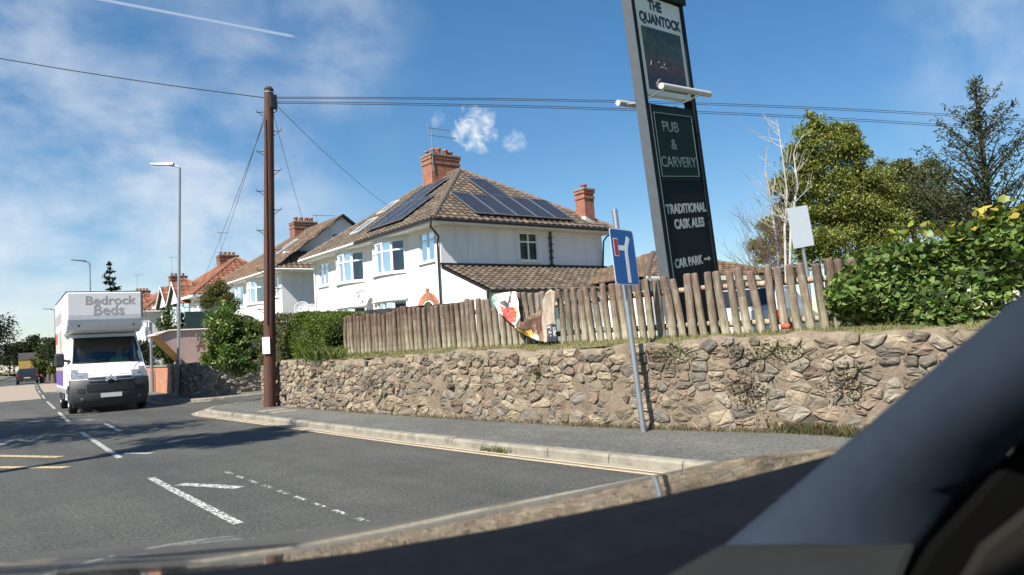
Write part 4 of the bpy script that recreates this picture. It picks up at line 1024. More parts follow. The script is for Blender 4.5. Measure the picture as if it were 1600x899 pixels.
for z in (1.42, 1.90):
    for b0, b1 in zip(bnds, bnds[1:]):
        p, q_ = fpos(b0), fpos(b1); d = (q_-p).normalized(); n = Vector((-d.y, d.x, 0)); n = n if n.x > 0 else -n; zo = R.gauss(0, .015)
        mb = MB(); lw_ = .0 if z < 1.6 else .075
        A, B = p+n*.075+Vector((0, lw_*.3, z+zo)), q_+n*.075+Vector((0, lw_, z+R.gauss(0, .015)))
        mb.tube([A, A.lerp(B, .5)+Vector((0, 0, -.008)), B], [.038, .042, .036], 7, col=(.36, .32, .25) if z < 1.6 else (.40, .33, .26)); mb.build('rail', 'fence_wood', fence, True)

# pub banner hanging crumpled on the fence: outline in the fence plane, with folds
BN = [  # rows from the left tie to the right tie: (top point, lower point) in picture-plane metres along/height resolved on the fence face
    ((776, 466), (777, 470)), ((781, 461), (785, 484)), ((790, 458), (792, 496)), ((800, 456), (800, 505)), ((811, 456), (811, 511)), ((818, 474), (821, 514)), ((824, 499), (828, 521)),
    ((829, 504), (833, 526)), ((836, 492), (840, 530)), ((846, 487), (848, 533)), ((855, 474), (856, 534)), ((861, 462), (863, 535)), ((866, 452), (868, 535)), ((870, 456), (872, 535))]
fn = Vector((1, .09, 0)).normalized()
P0 = fpos(8.9)-Vector((.075, 0, 0))
def bint(i):
    k = min(int(i), len(BN)-2); t_ = i-k; (a0, b0), (a1, b1) = BN[k], BN[k+1]
    return (a0[0]+(a1[0]-a0[0])*t_, a0[1]+(a1[1]-a0[1])*t_), (b0[0]+(b1[0]-b0[0])*t_, b0[1]+(b1[1]-b0[1])*t_)
fine = []; NU, NV = 78, 34
for iu in range(NU+1):
    i = iu*(len(BN)-1)/NU; tp, bt = bint(i); A = onP(*tp, P0, fn); B = onP(*bt, P0, fn); row = []
    for k in range(NV+1):
        s = k/NV; q_ = A.lerp(B, s)
        fold = .05*sin(i*1.25+s*1.2)+.12*math.exp(-((i-6.3)/2.0)**2)*(1-abs(s-.5))+.022*sin(s*5+i*1.9)+.010*sin(i*6.2-s*7)
        row.append(q_-fn*(.075+max(-.04, fold)))
    fine.append(row)
mt, t, b = nodes('banner_print'); b.inputs['Roughness'].default_value = .55
at_ = t.nodes.new('ShaderNodeAttribute'); at_.attribute_name = 'Col'
t.links.new(mul(t, at_.outputs['Color'], ramp(t, nz(t, 14, 5, .7), [(.3, (.8, .78, .75)), (.7, (1.1, 1.1, 1.1))])), b.inputs['Base Color']); MAT['banner_print'] = mt
mb = MB(); nr, ncn = len(fine), NV+1; N_ = nr-1
mb.v = [tuple(p) for r in fine for p in r]
from mathutils import noise as MN
def inl(u, v, cu, cv, ru, rv, wob=.35): return ((u-cu)/ru)**2+((v-cv)/rv)**2 < 1+wob*MN.noise((u*14, v*9, cu*7))*2
def bcol(u, v):
    n1 = MN.noise((u*22, v*12, 1.3)); n2 = MN.noise((u*50, v*26, 4.1))
    if u < .07+.02*n1: return (.22, .55, .44)
    if u < .44:
        c = (.74, .72, .64) if n2 > -.45 else (.55, .50, .42)
        if inl(u, v, .21, .72, .11, .26): c = (.50, .10, .08) if n2 > -.25 else (.68, .30, .22)
        elif inl(u, v, .33, .66, .09, .26): c = (.74, .42, .16) if n2 > -.2 else (.60, .20, .08)
        if inl(u, v, .17, .40, .045, .12, .2) or abs(u-.235+.05*v) < .012 and v < .5: c = (.09, .07, .08)
        return c
    if u < .58: return (.72, .42, .08) if v > .60+.1*n1 and n2 > -.5 else (.13, .075, .05)
    if u < .76:
        if v > .78+.1*n1 and u < .68: return (.62, .70, .70) if n2 > -.3 else (.35, .40, .42)
        return (.11, .055, .04) if v < .68+.15*n1 and v > .12 else ((.30, .18, .10) if n2 > 0 else (.20, .15, .11))
    if v > .63 and u > .84: return (.05, .055, .07) if not (n2 > .12 and .66 < v < .86) else (.55, .56, .56)
    return (.42, .35, .27) if n2 > -.3 else (.36, .29, .21)
for i in range(nr-1):
    for k in range(ncn-1):
        mb.f.append([i*ncn+k, (i+1)*ncn+k, (i+1)*ncn+k+1, i*ncn+k+1]); mb.m.append(0); mb.c.append(bcol(i/N_, k/(ncn-1))); mb.sm.append(True)
bn = mb.build('banner', 'banner_print', None, True); tag(bn, 'crumpled printed food banner hanging from the picket fence', 'banner')
sf = bn.modifiers.new('thickness', 'SOLIDIFY'); sf.thickness = .004
# ================================================================== PUB SIGN
M('sign_green', (.009, .022, .021), .6, .10, spec=.10); M('sign_black', (.009, .0135, .017), .6, .12, spec=.10); M('sign_cream', (.70, .71, .63), .5, .04); M('sign_grey_green', (.16, .22, .19), .5, .05)
M('sign_letter', (.42, .44, .42), .5, .03); M('letter_black', (.015, .015, .016), .5, .1); M('sign_edge', (.085, .10, .115), .45, .12); M('sign_pub_letter', (.13, .19, .165), .5, .03); M('lamp_cream', (.50, .48, .45), .45, .05)
ps = thing('pub_sign', 'tall dark green pub totem sign leaning behind the picket fence', 'sign', (10.28, 8.61, 1.02), (Matrix.Rotation(radians(10), 3, 'Z') @ Matrix.Rotation(radians(-7.0), 3, 'Y')).to_euler())
Hs = 6.60; Wd = 1.86; Tk = .20
# local: x across the face (0..Wd), y depth (face at y=0 looks to -y), z up
mb = MB(); mb.box(.002, .10, 0, Tk, 0, Hs); mb.box(Wd-.10, Wd, 0, Tk, 0, Hs); mb.build('side_frame', 'sign_black', ps); MB().box(-.012, .0015, .004, Tk-.004, 0, Hs).build('side_cover', 'sign_edge', ps)
MB().box(.103, Wd-.103, .03, Tk-.03, 0, 4.36).build('lower_panel', 'sign_black', ps)
MB().box(.103, Wd-.103, .03, Tk-.03, 4.53, 6.33).build('upper_panel', 'sign_cream', ps)
MB().box(-.05, Wd+.05, -.05, Tk+.05, 6.36, 6.80).build('top_board', 'sign_green', ps)
MB().box(.20, Wd-.20, .012, .029, 2.98, 4.30).build('pub_panel', 'sign_green', ps)
mb = MB()
for x0, x1, z0, z1 in ((.24, Wd-.24, 4.20, 4.214), (.24, Wd-.24, 3.06, 3.074), (.24, .252, 3.074, 4.20), (Wd-.252, Wd-.24, 3.074, 4.20)): mb.box(x0, x1, .006, .0115, z0, z1)
mb.build('border_line', 'sign_grey_green', ps)
MB().box(.135, .15, .0, .028, .1, 4.33).build('edge_trim', 'sign_grey_green', ps)
mt, t, b = nodes('pub_picture'); b.inputs['Roughness'].default_value = .45
tcn = t.nodes.new('ShaderNodeTexCoord'); sp = t.nodes.new('ShaderNodeSeparateXYZ'); t.links.new(tcn.outputs['Object'], sp.inputs[0])
nn_ = nz(t, 5, 6, .7); ad = t.nodes.new('ShaderNodeMath'); ad.operation = 'MULTIPLY_ADD'; t.links.new(nn_, ad.inputs[0]); ad.inputs[1].default_value = .35; t.links.new(sp.outputs[2], ad.inputs[2])
c = ramp(t, ad.outputs[0], [(.18, (.008, .012, .035)), (.40, (.022, .016, .02)), (.62, (.075, .032, .022)), (.85, (.03, .04, .022)), (1.0, (.03, .045, .022))])
k = nz(t, 9, 3, .6); c = mul(t, c, ramp(t, k, [(.35, (.4, .4, .4)), (.65, (1.5, 1.4, 1.4))])); t.links.new(c, b.inputs['Base Color']); MAT['pub_picture'] = mt
pp = MB().box(0, 1.36, 0, .012, 0, 1.12).build('picture', 'pub_picture', ps); pp.location = (.25, .012, 4.63)
# figures in the dark picture: riders and pale hounds kept as loose strokes
M('picture_pale', (.45, .42, .36), .5, .1); M('picture_brown', (.10, .055, .045), .5, .2)
for (x, z, w_, h_, s) in ((.53, 4.74, .03, .16, .5), (.50, 4.71, .02, .13, -.4), (.56, 4.70, .025, .11, .3), (.62, 4.82, .03, .03, 0), (.78, 5.06, .12, .018, 0), (.66, 5.14, .03, .03, 0), (.90, 5.05, .05, .015, 0), (.86, 5.12, .02, .04, 0), (.40, 5.10, .015, .10, .4)):
    MB().box(-w_/2, w_/2, 0, .004, -h_/2, h_/2, T=Matrix.Translation((x, .0065, z)) @ Matrix.Rotation(s, 4, 'Y')).build('picture_detail', 'picture_pale', ps)
mb = MB()
for (x, z, r_) in ((.36, 5.26, .09), (.34, 5.08, .10), (.40, 4.95, .08), (.33, 5.18, .10)): mb.add([(x+r_*cos(a)*(1+.2*sin(3*a)), .0085, z+r_*1.2*sin(a)) for a in np.linspace(0, 2*pi, 13)[:-1]], [tuple(range(12))])
pass
def sign_text(s, size, mat, x, z, bold=0, sx=1.0, parent=ps, y=.0109, align='CENTER', sp_=1.0):
    o_ = place(text_mesh(s, size, mat, bold, .001, sx, 1.0, align, sp_), 'lettering', parent); o_.rotation_euler = (pi/2, 0, 0); o_.location = (x, y, z); return o_
sign_text('THE', .25, 'letter_black', Wd/2-.10, 6.18, .014, 1.0, y=.0287); sign_text('QUANTOCK', .25, 'letter_black', Wd/2+.03, 5.92, .014, 1.0, y=.0287)
sign_text('PUB', .27, 'sign_pub_letter', Wd/2-.16, 3.96, .002, 1.25); sign_text('&', .27, 'sign_pub_letter', Wd/2-.12, 3.64, .002, 1.25); sign_text('CARVERY', .27, 'sign_pub_letter', Wd/2-.02, 3.32, .003, 1.12)
sign_text('TRADITIONAL', .235, 'sign_letter', Wd/2+.06, 2.47, .010, .98, y=.0287); sign_text('CASK ALES', .235, 'sign_letter', Wd/2+.10, 2.19, .010, .98, y=.0287)
sign_text('CAR PARK', .225, 'sign_letter', Wd/2-.13, 1.49, .009, .98, y=.0287)
AX = Matrix.Translation((.30, 0, -.15)); mb = MB(); mb.add([(1.10, .0285, 1.625), (1.26, .0285, 1.625), (1.26, .0285, 1.59), (1.36, .0285, 1.645), (1.26, .0285, 1.70), (1.26, .0285, 1.665), (1.10, .0285, 1.665)], [tuple(range(7))], T=AX); mb.prism([(1.10, .0287, 1.625), (1.26, .0287, 1.625), (1.26, .0287, 1.665), (1.10, .0287, 1.665)], (0, .006, 0), T=AX); mb.build('arrow', 'sign_letter', ps)
# strip floodlights, front and back
for y0, s in ((-.42, -1), (Tk+.42, 1)):
    lt = MB(); x0, x1 = (-.14, Wd-.26) if s < 0 else (.10, Wd-.1)
    lt.tube([(x0, y0, 4.52), (x1, y0, 4.52)], .055, 12); l_ = lt.build('floodlight', 'lamp_cream', ps)
    for x in (x0+.22, x1-.3): MB().tube([(x, y0-s*.03, 4.50), (x+.03, .0 if s < 0 else Tk, 4.44)], .012, 6).build('bracket', 'galvanised', l_)

# ================================================================== NO THROUGH ROAD SIGN
M('sign_blue', (.012, .085, .30), .35, .05); M('sign_red', (.42, .025, .03), .4, .05); M('reflective_white', (.74, .75, .76), .4, .03)
bs_ = onZ(1006, 676, .105); top = onX(960.5, 332, bs_.x-.02)
ns = thing('road_sign', 'blue no through road sign on a leaning grey pole by the wall', 'sign', bs_)
ax = (top-bs_); Lp = ax.length; ax.normalize()
mb = MB(); mb.tube([Vector((0, 0, -.05)), ax*Lp], .038, 12); mb.build('pole', 'galvanised', ns)
MB().tube([ax*(Lp-.0), ax*(Lp+.035)], .040, 12).build('pole_cap', 'galvanised', ns)
ex = Vector((cos(radians(10)), sin(radians(10)), 0)); ex = (ex-ax*ex.dot(ax)).normalized(); ey = ex.cross(ax)   # plate axes: ex across, ax up, normal
nrm = -(ax.cross(ex)); nrm = nrm if nrm.y < 0 else -nrm
Tm = frame_mat(ax*2.245+nrm*.055, ex, ax, ex.cross(ax))
fz = 1 if ex.cross(ax).dot(nrm) > 0 else -1
pl = thing_part(ns, 'sign_plate'); pl.matrix_local = Tm
def rrect(w, h, r, n=5):
    out = []
    for cx_, cy_, a0 in ((w/2-r, h/2-r, 0), (-w/2+r, h/2-r, pi/2), (-w/2+r, -h/2+r, pi), (w/2-r, -h/2+r, 1.5*pi)):
        out += [(cx_+r*cos(a0+pi/2*i/n), cy_+r*sin(a0+pi/2*i/n)) for i in range(n+1)]
    return out
pw, ph = .54, .74
def flat(poly, z, th, name, mat): 
    mb = MB(); mb.prism([(x, y, z*fz) for x, y in poly], (0, 0, th*fz)); return mb.build(name, mat, pl)
flat(rrect(pw, ph, .05), 0, .004, 'border', 'reflective_white'); flat(rrect(pw-.03, ph-.03, .04), .0042, .002, 'face', 'sign_blue')
flat([(.015, -.34), (.085, -.34), (.085, .06), (.10, .12), (.165, .25), (.10, .28), (.045, .17), (.02, .13)], .0064, .0015, 'road_symbol', 'reflective_white')
flat([(-.15, .08), (.03, .08), (.05, .15), (-.15, .145)], .0063, .0014, 'road_symbol', 'reflective_white')
flat([(-.215, -.0), (-.115, -.0), (-.115, .235), (-.215, .235)], .0066, .0012, 'bar_border', 'reflective_white'); flat([(-.205, .012), (-.125, .012), (-.125, .223), (-.205, .223)], .008, .0012, 'red_bar', 'sign_red')
mb = MB()
for z in (-.2, .2): mb.box(-.07, .07, z-.015, z+.015, -.09*fz, -.002*fz)
mb.build('clamp', 'galvanised', pl)

# back of a sign on the bank, between the birch and the hedge
bsg = onZ(1262, 452, 1.0) if False else at(1262, 430, 19.0); gz = 1.0
rs = thing('road_sign', 'back of a pale grey square sign on a post by the bare birch', 'sign', (bsg.x, bsg.y, gz))
tp = at(1243, 325, 19.0); axx = (tp-Vector((bsg.x, bsg.y, bsg.z))).normalized()
MB().tube([Vector((0, 0, 0)), Vector((bsg.x, bsg.y, bsg.z))-Vector((bsg.x, bsg.y, gz)), tp-Vector((bsg.x, bsg.y, gz))], .045, 10).build('pole', 'galvanised', rs)
c0 = tp-Vector((bsg.x, bsg.y, gz)); exx = Vector((cos(radians(-20)), sin(radians(-20)), 0)); exx = (exx-axx*exx.dot(axx)).normalized(); n3 = exx.cross(axx)
M('sign_back', (.50, .55, .60), .5, .06)
pb_ = MB(); pb_.box(-.32, .32, -1.02, .02, .05, .06, T=frame_mat(c0, exx, axx, n3)); pb_.build('sign_plate', 'sign_back', rs, bevel=.0)
pb_ = MB()
for v in (-.15, -.85): pb_.box(-.28, .28, v-.02, v+.02, .02, .048, T=frame_mat(c0, exx, axx, n3))
pb_.build('stiffener', 'galvanised', rs)

# ================================================================== POLES, LAMPS, WIRES
M('pole_wood', (.095, .040, .028), .85, .35, 5, .5, 16, stretch=(5, 5, .4)); M('pole_wood_dark', (.035, .027, .024), .85, .3, 5, .5, 16, stretch=(5, 5, .4))
pbse = onZ(428, 636, .10); pbse.x -= .10; ptop = onX(420, 140, pbse.x)
tp_ = thing('telegraph_pole', 'tall reddish brown wooden telegraph pole with step irons by the stone wall', 'pole', pbse)
ax = ptop-pbse; Lp = ax.length
MB().tube([Vector((0, 0, -.1)), ax*.24], [.145, .140], 14).build('pole_foot', 'pole_wood', tp_)
MB().tube([ax*.24, ax*.6, ax], [.1395, .125, .108], 14).build('shaft', 'pole_wood', tp_)
MB().tube([ax, ax*1.008], [.118, .07], 14).build('pole_cap', 'pole_wood_dark', tp_)
sidev = Vector((cos(yaw), -sin(yaw), 0))
for i in range(11):
    z = .985-.055*1-.062*i; sg = 1 if i % 2 else -1
    if z < .3: break
    o_ = ax*z; e_ = sidev*sg; r_ = .125
    MB().tube([o_+e_*r_*.7, o_+e_*(r_+.17), o_+e_*(r_+.17)+Vector((0, 0, .05))], .012, 5).tube([o_+e_*r_*.8-Vector((0, 0, .12)), o_+e_*(r_+.14)], .009, 5).build('step_iron', 'dark_metal', tp_)
MB().box(-.09, .09, -.2, -.1, -.18, .18, T=Matrix.Translation(ax*.955+sidev*.05)).build('junction_box', 'black_plastic', tp_, bevel=.03)
MB().tube([ax*.97+sidev*.12, ax*.955+sidev*.2, ax*.93+sidev*.19, ax*.925+sidev*.11], .014, 6).build('cable_loop', 'black_plastic', tp_)
MB().tube([ax*.26-fh*.15, ax*.5-fh*.138, ax*.9-fh*.118-sidev*.03], .016, 5).build('conduit', 'pole_wood_dark', tp_)
MB().box(-.09, .09, -.012, .0, -.2, .2, T=frame_mat(ax*.195-fh*.155-sidev*.03, sidev, fh, (0, 0, 1))).build('notice', 'white_plastic', tp_)
MB().tube([ax*.988, ax*.992], [.119, .119], 14).build('band', 'galvanised', tp_)
M('wire', (.04, .04, .05), .5, .05)
def wire(a, b, sag, r, label, grp, n=24):
    a, b = Vector(a), Vector(b); pts = [a.lerp(b, i/n)-Vector((0, 0, sag*4*(i/n)*(1-i/n))) for i in range(n+1)]
    mb = MB(); mb.tube(pts, r, 5); o_ = mb.build('overhead_wire', 'wire'); tag(o_, label, 'wire', grp)
T0 = pbse+ax*.975
wire(T0-sidev*.1, at(-330, 28, 15), .12, .011, 'single wire from the telegraph pole to the left edge of the sky', 'overhead wires')
for i, (dy, ey_, lb) in enumerate(((0, 0, 'uppermost wire running right behind the pub sign'), (.035, 3, 'second wire from the top running right behind the pub sign'), (.11, 19, 'third wire from the top running right behind the pub sign'), (.15, 22, 'lowest wire running right behind the pub sign'))):
    e_ = at(1700, 194+ey_, 26)
    wire(T0+sidev*.1-Vector((0, 0, dy)), e_, -.25, .009, lb, 'overhead wires')
wire(T0+sidev*.1-Vector((0, 0, .12)), Vector((14.2, 22.4, .75))+Vector((1.9, 7.2, 7.0)), .15, .008, 'drop wire from the pole to the roof of the nearest house', 'drop wires')
wire(T0+sidev*.05-Vector((0, 0, .2)), Vector((14.2, 22.4, .75))+Vector((-.3, 10.6, 5.3)), .2, .007, 'drop wire from the pole to the far eave of the nearest house', 'drop wires')
wire(T0+sidev*.0-Vector((0, 0, .3)), Vector((14.2, 38, .75))+Vector((1.9, 6, 6.3)), .2, .007, 'drop wire from the pole to the roof of the second house', 'drop wires')
wire(T0-sidev*.1-Vector((0, 0, .4)), Vector((14.2, 53.6, .75))+Vector((2, 5, 6.2)), .2, .008, 'left drop wire from the pole towards the third house', 'drop wires')
wire(T0-sidev*.1-Vector((0, 0, .5)), Vector((14.2, 53.6, .75))+Vector((0, .5, 5.2)), .2, .008, 'inner left drop wire from the pole towards the third house', 'drop wires')

def street_lamp(base, top, label, arm=.95, hd=None):
    b_ = Vector(base); r_ = thing('street_lamp', label, 'street lamp', b_, group='grey street lamps along the right pavement'); ax = Vector(top)-b_
    MB().tube([Vector((0, 0, -.05)), ax*.16], [.088, .085], 12).build('pole_base', 'galvanised', r_)
    MB().tube([ax*.16, ax*.17, ax], [.0845, .058, .042], 12).build('pole', 'galvanised', r_)
    d = hd or Vector((-1, -.1, 0)); d = d.normalized(); s = Vector((-d.y, d.x, 0))
    MB().tube([ax, ax+Vector((0, 0, .05))+d*.08, ax+Vector((0, 0, .09))+d*arm*.35], .03, 8).build('arm', 'galvanised', r_)
    o_ = ax+Vector((0, 0, .08))
    mb = MB(); mb.add([o_+d*.2-s*.07, o_+d*.2+s*.07, o_+d*(arm)+s*.13+Vector((0, 0, .07)), o_+d*(arm)-s*.13+Vector((0, 0, .07)),
                       o_+d*.2-s*.07+Vector((0, 0, .09)), o_+d*.2+s*.07+Vector((0, 0, .09)), o_+d*arm+s*.11+Vector((0, 0, .12)), o_+d*arm-s*.11+Vector((0, 0, .12))],
                      [(3, 2, 1, 0), (4, 5, 6, 7), (0, 1, 5, 4), (1, 2, 6, 5), (2, 3, 7, 6), (3, 0, 4, 7)]); mb.build('lantern', 'galvanised', r_, bevel=.015)
lb_ = onZ(284, 618, .105); street_lamp(lb_-Vector((.12, 0, 0)), onX(281, 262, lb_.x-.12), 'tall grey street lamp in front of the short stone wall', 1.0, -sidev*.9+Vector((0, 0, 0)))
street_lamp((8.0, 56.2, .1), (8.0, 56.2, 8.2), 'distant grey street lamp rising behind the white van', 1.1)
street_lamp((10.6, 100, .1), (10.6, 100, 8.0), 'grey street lamp seen left of the white van', 1.2)
for k, (px, py, dd) in enumerate(((53, 532, 105), (41, 549, 150))):
    g = at(px, py, dd); street_lamp((g.x, g.y, 0), (g.x, g.y, g.z), ['grey lamp post among the trees left of the van', 'farthest thin lamp post at the end of the road'][k], 1.0)
# short post beside the brick wall
gp = onZ(248, 612, .1); gp.x -= .25
sp_ = thing('sign_post', 'short grey post with a small tilted white plate beside the orange brick wall', 'post', gp)
tpz = onX(243, 502, gp.x).z-gp.z
MB().tube([(0, 0, -.03), (0, 0, .9)], .085, 10).tube([(0, 0, .9), (0, 0, tpz)], .06, 10).build('pole', 'galvanised', sp_); MB().box(-.42, .1, -.14, .14, tpz, tpz+.09, T=Matrix.Rotation(radians(-4), 4, 'Y')).build('plate', 'white_plastic', sp_)

# ================================================================== SKIP
M('skip_paint', (.50, .36, .33), .7, .22, 2.2, .2, 30); M('skip_yellow', (.55, .27, .04), .6, .2, 3); M('skip_rim', (.55, .48, .43), .7, .2, 4); M('rust_red', (.33, .06, .04), .8, .2); M('rubble', (.16, .10, .08), .9, .4, 6, .6, 20)
sk = thing('skip', 'pale pink builder\'s skip with an orange sloping end behind the short stone wall', 'skip', (6.78, 31.6, .0))
pr = [(0, 2.42), (.42, 2.56), (3.5, 2.56), (4.0, 2.42), (2.9, .96), (1.28, .96)]
for y0, y1 in ((0, .03), (1.5, 1.53)): MB().prism([(x, y0, z) for x, z in pr], (0, y1-y0, 0)).build('side_panel', 'skip_paint', sk)
mb = MB(); mb.add([(0, .033, 2.42), (1.28, .033, .96), (1.28, 1.497, .96), (0, 1.497, 2.42), (.04, .033, 2.42), (1.32, .033, .97), (1.32, 1.497, .97), (.04, 1.497, 2.42)], [(0, 1, 2, 3), (7, 6, 5, 4), (0, 3, 7, 4), (0, 4, 5, 1), (3, 2, 6, 7)]); mb.build('sloping_end', 'skip_yellow', sk)
mb = MB(); mb.add([(4.0, .033, 2.42), (2.9, .033, .96), (2.9, 1.497, .96), (4.0, 1.497, 2.42)], [(0, 1, 2, 3)]); mb.add([(1.28, .033, .965), (2.9, .033, .965), (2.9, 1.497, .965), (1.28, 1.497, .965)], [(0, 1, 2, 3)]); mb.build('base', 'skip_yellow', sk)
mb = MB(); mb.tube([(0, -.03, 2.42), (.42, -.03, 2.56), (3.5, -.03, 2.56), (4, -.03, 2.42)], .045, 6); mb.tube([(0, 1.56, 2.42), (.42, 1.56, 2.56), (3.5, 1.56, 2.56)], .045, 6); mb.tube([(-.02, -.03, 2.41), (-.02, 1.56, 2.41)], .05, 6); mb.build('rim', 'skip_rim', sk)
mb = MB(); mb.box(.9, 1.0, -.05, -.003, 1.05, 2.5, T=Matrix.Identity(4)) if False else None
mb = MB()
for pts in ([(1.45, 1.7), (1.6, 2.15), (1.7, 1.75), (1.85, 2.1), (1.9, 1.7)], [(2.05, 1.75), (2.2, 2.0), (2.35, 1.8), (2.3, 2.05)], [(1.4, 1.9), (1.8, 1.95)]):
    mb.tube([(x, -.006, z) for x, z in pts], .014, 4)
mb.build('graffiti', 'rust_red', sk)
mb = MB(); rows = [[(.2+3.5*i/12, .05+1.43*j/5, 2.45+.12*sin(i*1.3)*cos(j*1.1)+R.gauss(0, .03)) for j in range(6)] for i in range(13)]; mb.grid(rows); mb.build('rubble', 'rubble', sk)
M('dark_green_gloss', (.015, .04, .04), .25, .1)
gb = tag(MB().box(0, 1.35, 0, .05, 0, 1.25).build('board', 'dark_green_gloss', None, bevel=.10), 'dark green rounded board standing behind the skip', 'board'); gb.location = (8.9, 36.0, 2.32)
MBl = MB().box(.2, .28, .06, .12, -1.5, .3).box(1.05, 1.13, .06, .12, -1.5, .3).build('support', 'dark_metal', gb)

# ================================================================== BOX VAN
M('van_white', (.80, .80, .80), .28, .02, 2, 0, 60, 0, .5, coat=.4); M('van_black', (.040, .043, .048), .55, .12, 9); M('box_white', (.78, .78, .79), .38, .03); M('tyre', (.018, .018, .018), .85, .15); M('rim', (.35, .36, .37), .4, .1, metal=.7)
M('lamp_glass', (.17, .19, .21), .12, .5, 14); M('chrome', (.45, .46, .47), .35, .05, metal=.8); M('plate', (.55, .56, .55), .5, .05); M('seat', (.03, .03, .033), .85, .2); M('letter_taupe', (.42, .37, .375), .5, .05); M('aluminium', (.42, .42, .42), .45, .1, metal=.6)
M('hivis', (.10, .62, .12), .6, .08); M('skin', (.42, .26, .19), .6, .06); M('hair', (.03, .022, .018), .7, .2); M('trousers', (.03, .035, .05), .8, .1)
van = thing('box_van', 'white box van with lettering above its windscreen coming towards the camera', 'van', (3.93, 24.2, 0), (0, 0, radians(-3.4)))
VP = [(.20, .14), (.30, .05), (.50, .0), (.80, .0), (.98, .05), (1.06, .14), (1.2, .33), (1.36, .62), (1.44, .70), (2.20, 1.34), (2.32, 1.48)]
VW = [(.20, .93), (.5, 1.0), (1.0, 1.01), (1.4, .99), (2.0, .92), (2.32, .88)]
VC = [(.20, .20), (.6, .22), (1.0, .30), (1.4, .26), (2.3, .16)]
def S(t, z, off=0):
    w = lerp_tab(VW, z); y = lerp_tab(VP, z)+lerp_tab(VC, z)*abs(t)**3
    q_ = Vector((t*w, y, z))
    if off:
        e = .01; a = Vector((t*w+e, lerp_tab(VP, z)+lerp_tab(VC, z)*abs(t+e)**3, z))-q_; b_ = Vector((t*lerp_tab(VW, z+e), lerp_tab(VP, z+e)+lerp_tab(VC, z+e)*abs(t)**3, z+e))-q_
        n = a.cross(b_).normalized(); n = -n if n.y > 0 else n; q_ = q_+n*off
    return q_
ZL = [.34, .5, .65, .8, .98, 1.06, 1.13, 1.2, 1.28, 1.36, 1.44, 1.6, 1.8, 2.0, 2.18, 2.26, 2.32]; TL = [-1, -.97, -.9, -.8, -.6, -.4, -.2, 0, .2, .4, .6, .8, .9, .97, 1]
mb = MB()
for zi in range(len(ZL)-1):
    for ti in range(len(TL)-1):
        z0, z1, t0, t1 = ZL[zi], ZL[zi+1], TL[ti], TL[ti+1]
        if z0 >= 1.43 and z1 <= 2.19 and t0 >= -.91 and t1 <= .91: continue
        mb.add([S(t0, z0), S(t1, z0), S(t1, z1), S(t0, z1)], [(0, 1, 2, 3)], 0, None, True)
    for sg in (-1, 1):
        z0, z1 = ZL[zi], ZL[zi+1]; a0, a1 = S(sg, z0), S(sg, z1); ys = [.0, .5, 1.0]
        for k in range(2):
            f_ = lambda a, s: Vector((a.x, a.y+(2.55-a.y)*s, a.z))
            if 1.43 <= z0 and z1 <= 2.19 and k == 0: continue
            if z1 < .81 and k == 0: continue
            mb.add([f_(a0, ys[k]), f_(a0, ys[k+1]), f_(a1, ys[k+1]), f_(a1, ys[k])], [(0, 1, 2, 3)], 0, None, False)
mb.add([S(-1, 2.32), S(1, 2.32), (.88, 2.55, 2.32), (-.88, 2.55, 2.32)], [(0, 1, 2, 3)]); mb.add([(-1, 2.55, .34), (1, 2.55, .34), (.9, 2.55, 2.32), (-.9, 2.55, 2.32)], [(0, 1, 2, 3)])
cab = mb.build('cab', 'van_white', van)
def patch(ts, zs, off, name, mat, parent, th=.012):
    mb = MB(); rows = [[tuple(S(t, z, off)) for t in ts] for z in zs]; mb.grid(rows); mb.grid([[tuple(S(t, z, off-th)) for t in ts] for z in zs], flip=True) if mat != 'van_glass' else None
    ed = [S(t, zs[0], off) for t in ts]; return mb.build(name, mat, parent)
patch([-.905, -.8, -.6, -.4, -.2, 0, .2, .4, .6, .8, .905], [1.44, 1.6, 1.8, 2.0, 2.18], .002, 'windscreen', 'van_glass', van, .006)
mb = MB()
for zz_ in (1.44, 2.18): mb.tube([S(t, zz_, .008) for t in np.linspace(-.9, .9, 13)], .022, 6)
for tt in (-.9, .9): mb.tube([S(tt, z, .008) for z in np.linspace(1.44, 2.18, 6)], .022, 6)
mb.build('windscreen_seal', 'black_plastic', van)
mb = MB(); mb.tube([S(-.5, 1.46, .02), S(-.05, 1.50, .02)], .012, 5); mb.tube([S(.25, 1.46, .02), S(.65, 1.50, .02)], .012, 5); mb.build('wiper', 'black_plastic', van)
# bumper: black lower face wrapped round the corners
mb = MB(); ts = [-1, -.97, -.92, -.8, -.6, -.4, -.2, 0, .2, .4, .6, .8, .92, .97, 1]; zs = [.20, .30, .42, .55, .68, .80, .90, .96]
def Bq(t, z):
    up_ = .96+.10*abs(t)**2 if False else z
    return S(t, up_, .028 if .3 < z < .9 else .018)
rows = []
for z in zs:
    mid_ = [Bq(t, z) for t in ts]; l, r_ = mid_[0], mid_[-1]
    rows.append([tuple(l+Vector((0, .14, 0)))]+[tuple(p) for p in mid_]+[tuple(r_+Vector((0, .14, 0)))])
mb.grid(rows); bp = mb.build('bumper', 'van_black', van)
patch([-.60, -.4, -.2, 0, .2, .4, .60], [.62, .72, .82], .040, 'lower_grille', 'black_plastic', bp); patch([-.54, -.4, -.2, 0, .2, .4, .54], [.86, .93, .99], .040, 'grille', 'black_plastic', bp)
for tt in (-1, 1): patch([tt*.66, tt*.74, tt*.82], [.60, .66, .72], .040, 'air_intake', 'black_plastic', bp); patch([tt*.70, tt*.76], [.40, .47], .040, 'fog_lamp', 'lamp_glass', bp)
mb = MB(); mb.box(-.27, .27, -.052, -.036, .44, .56); mb.build('number_plate', 'plate', bp)
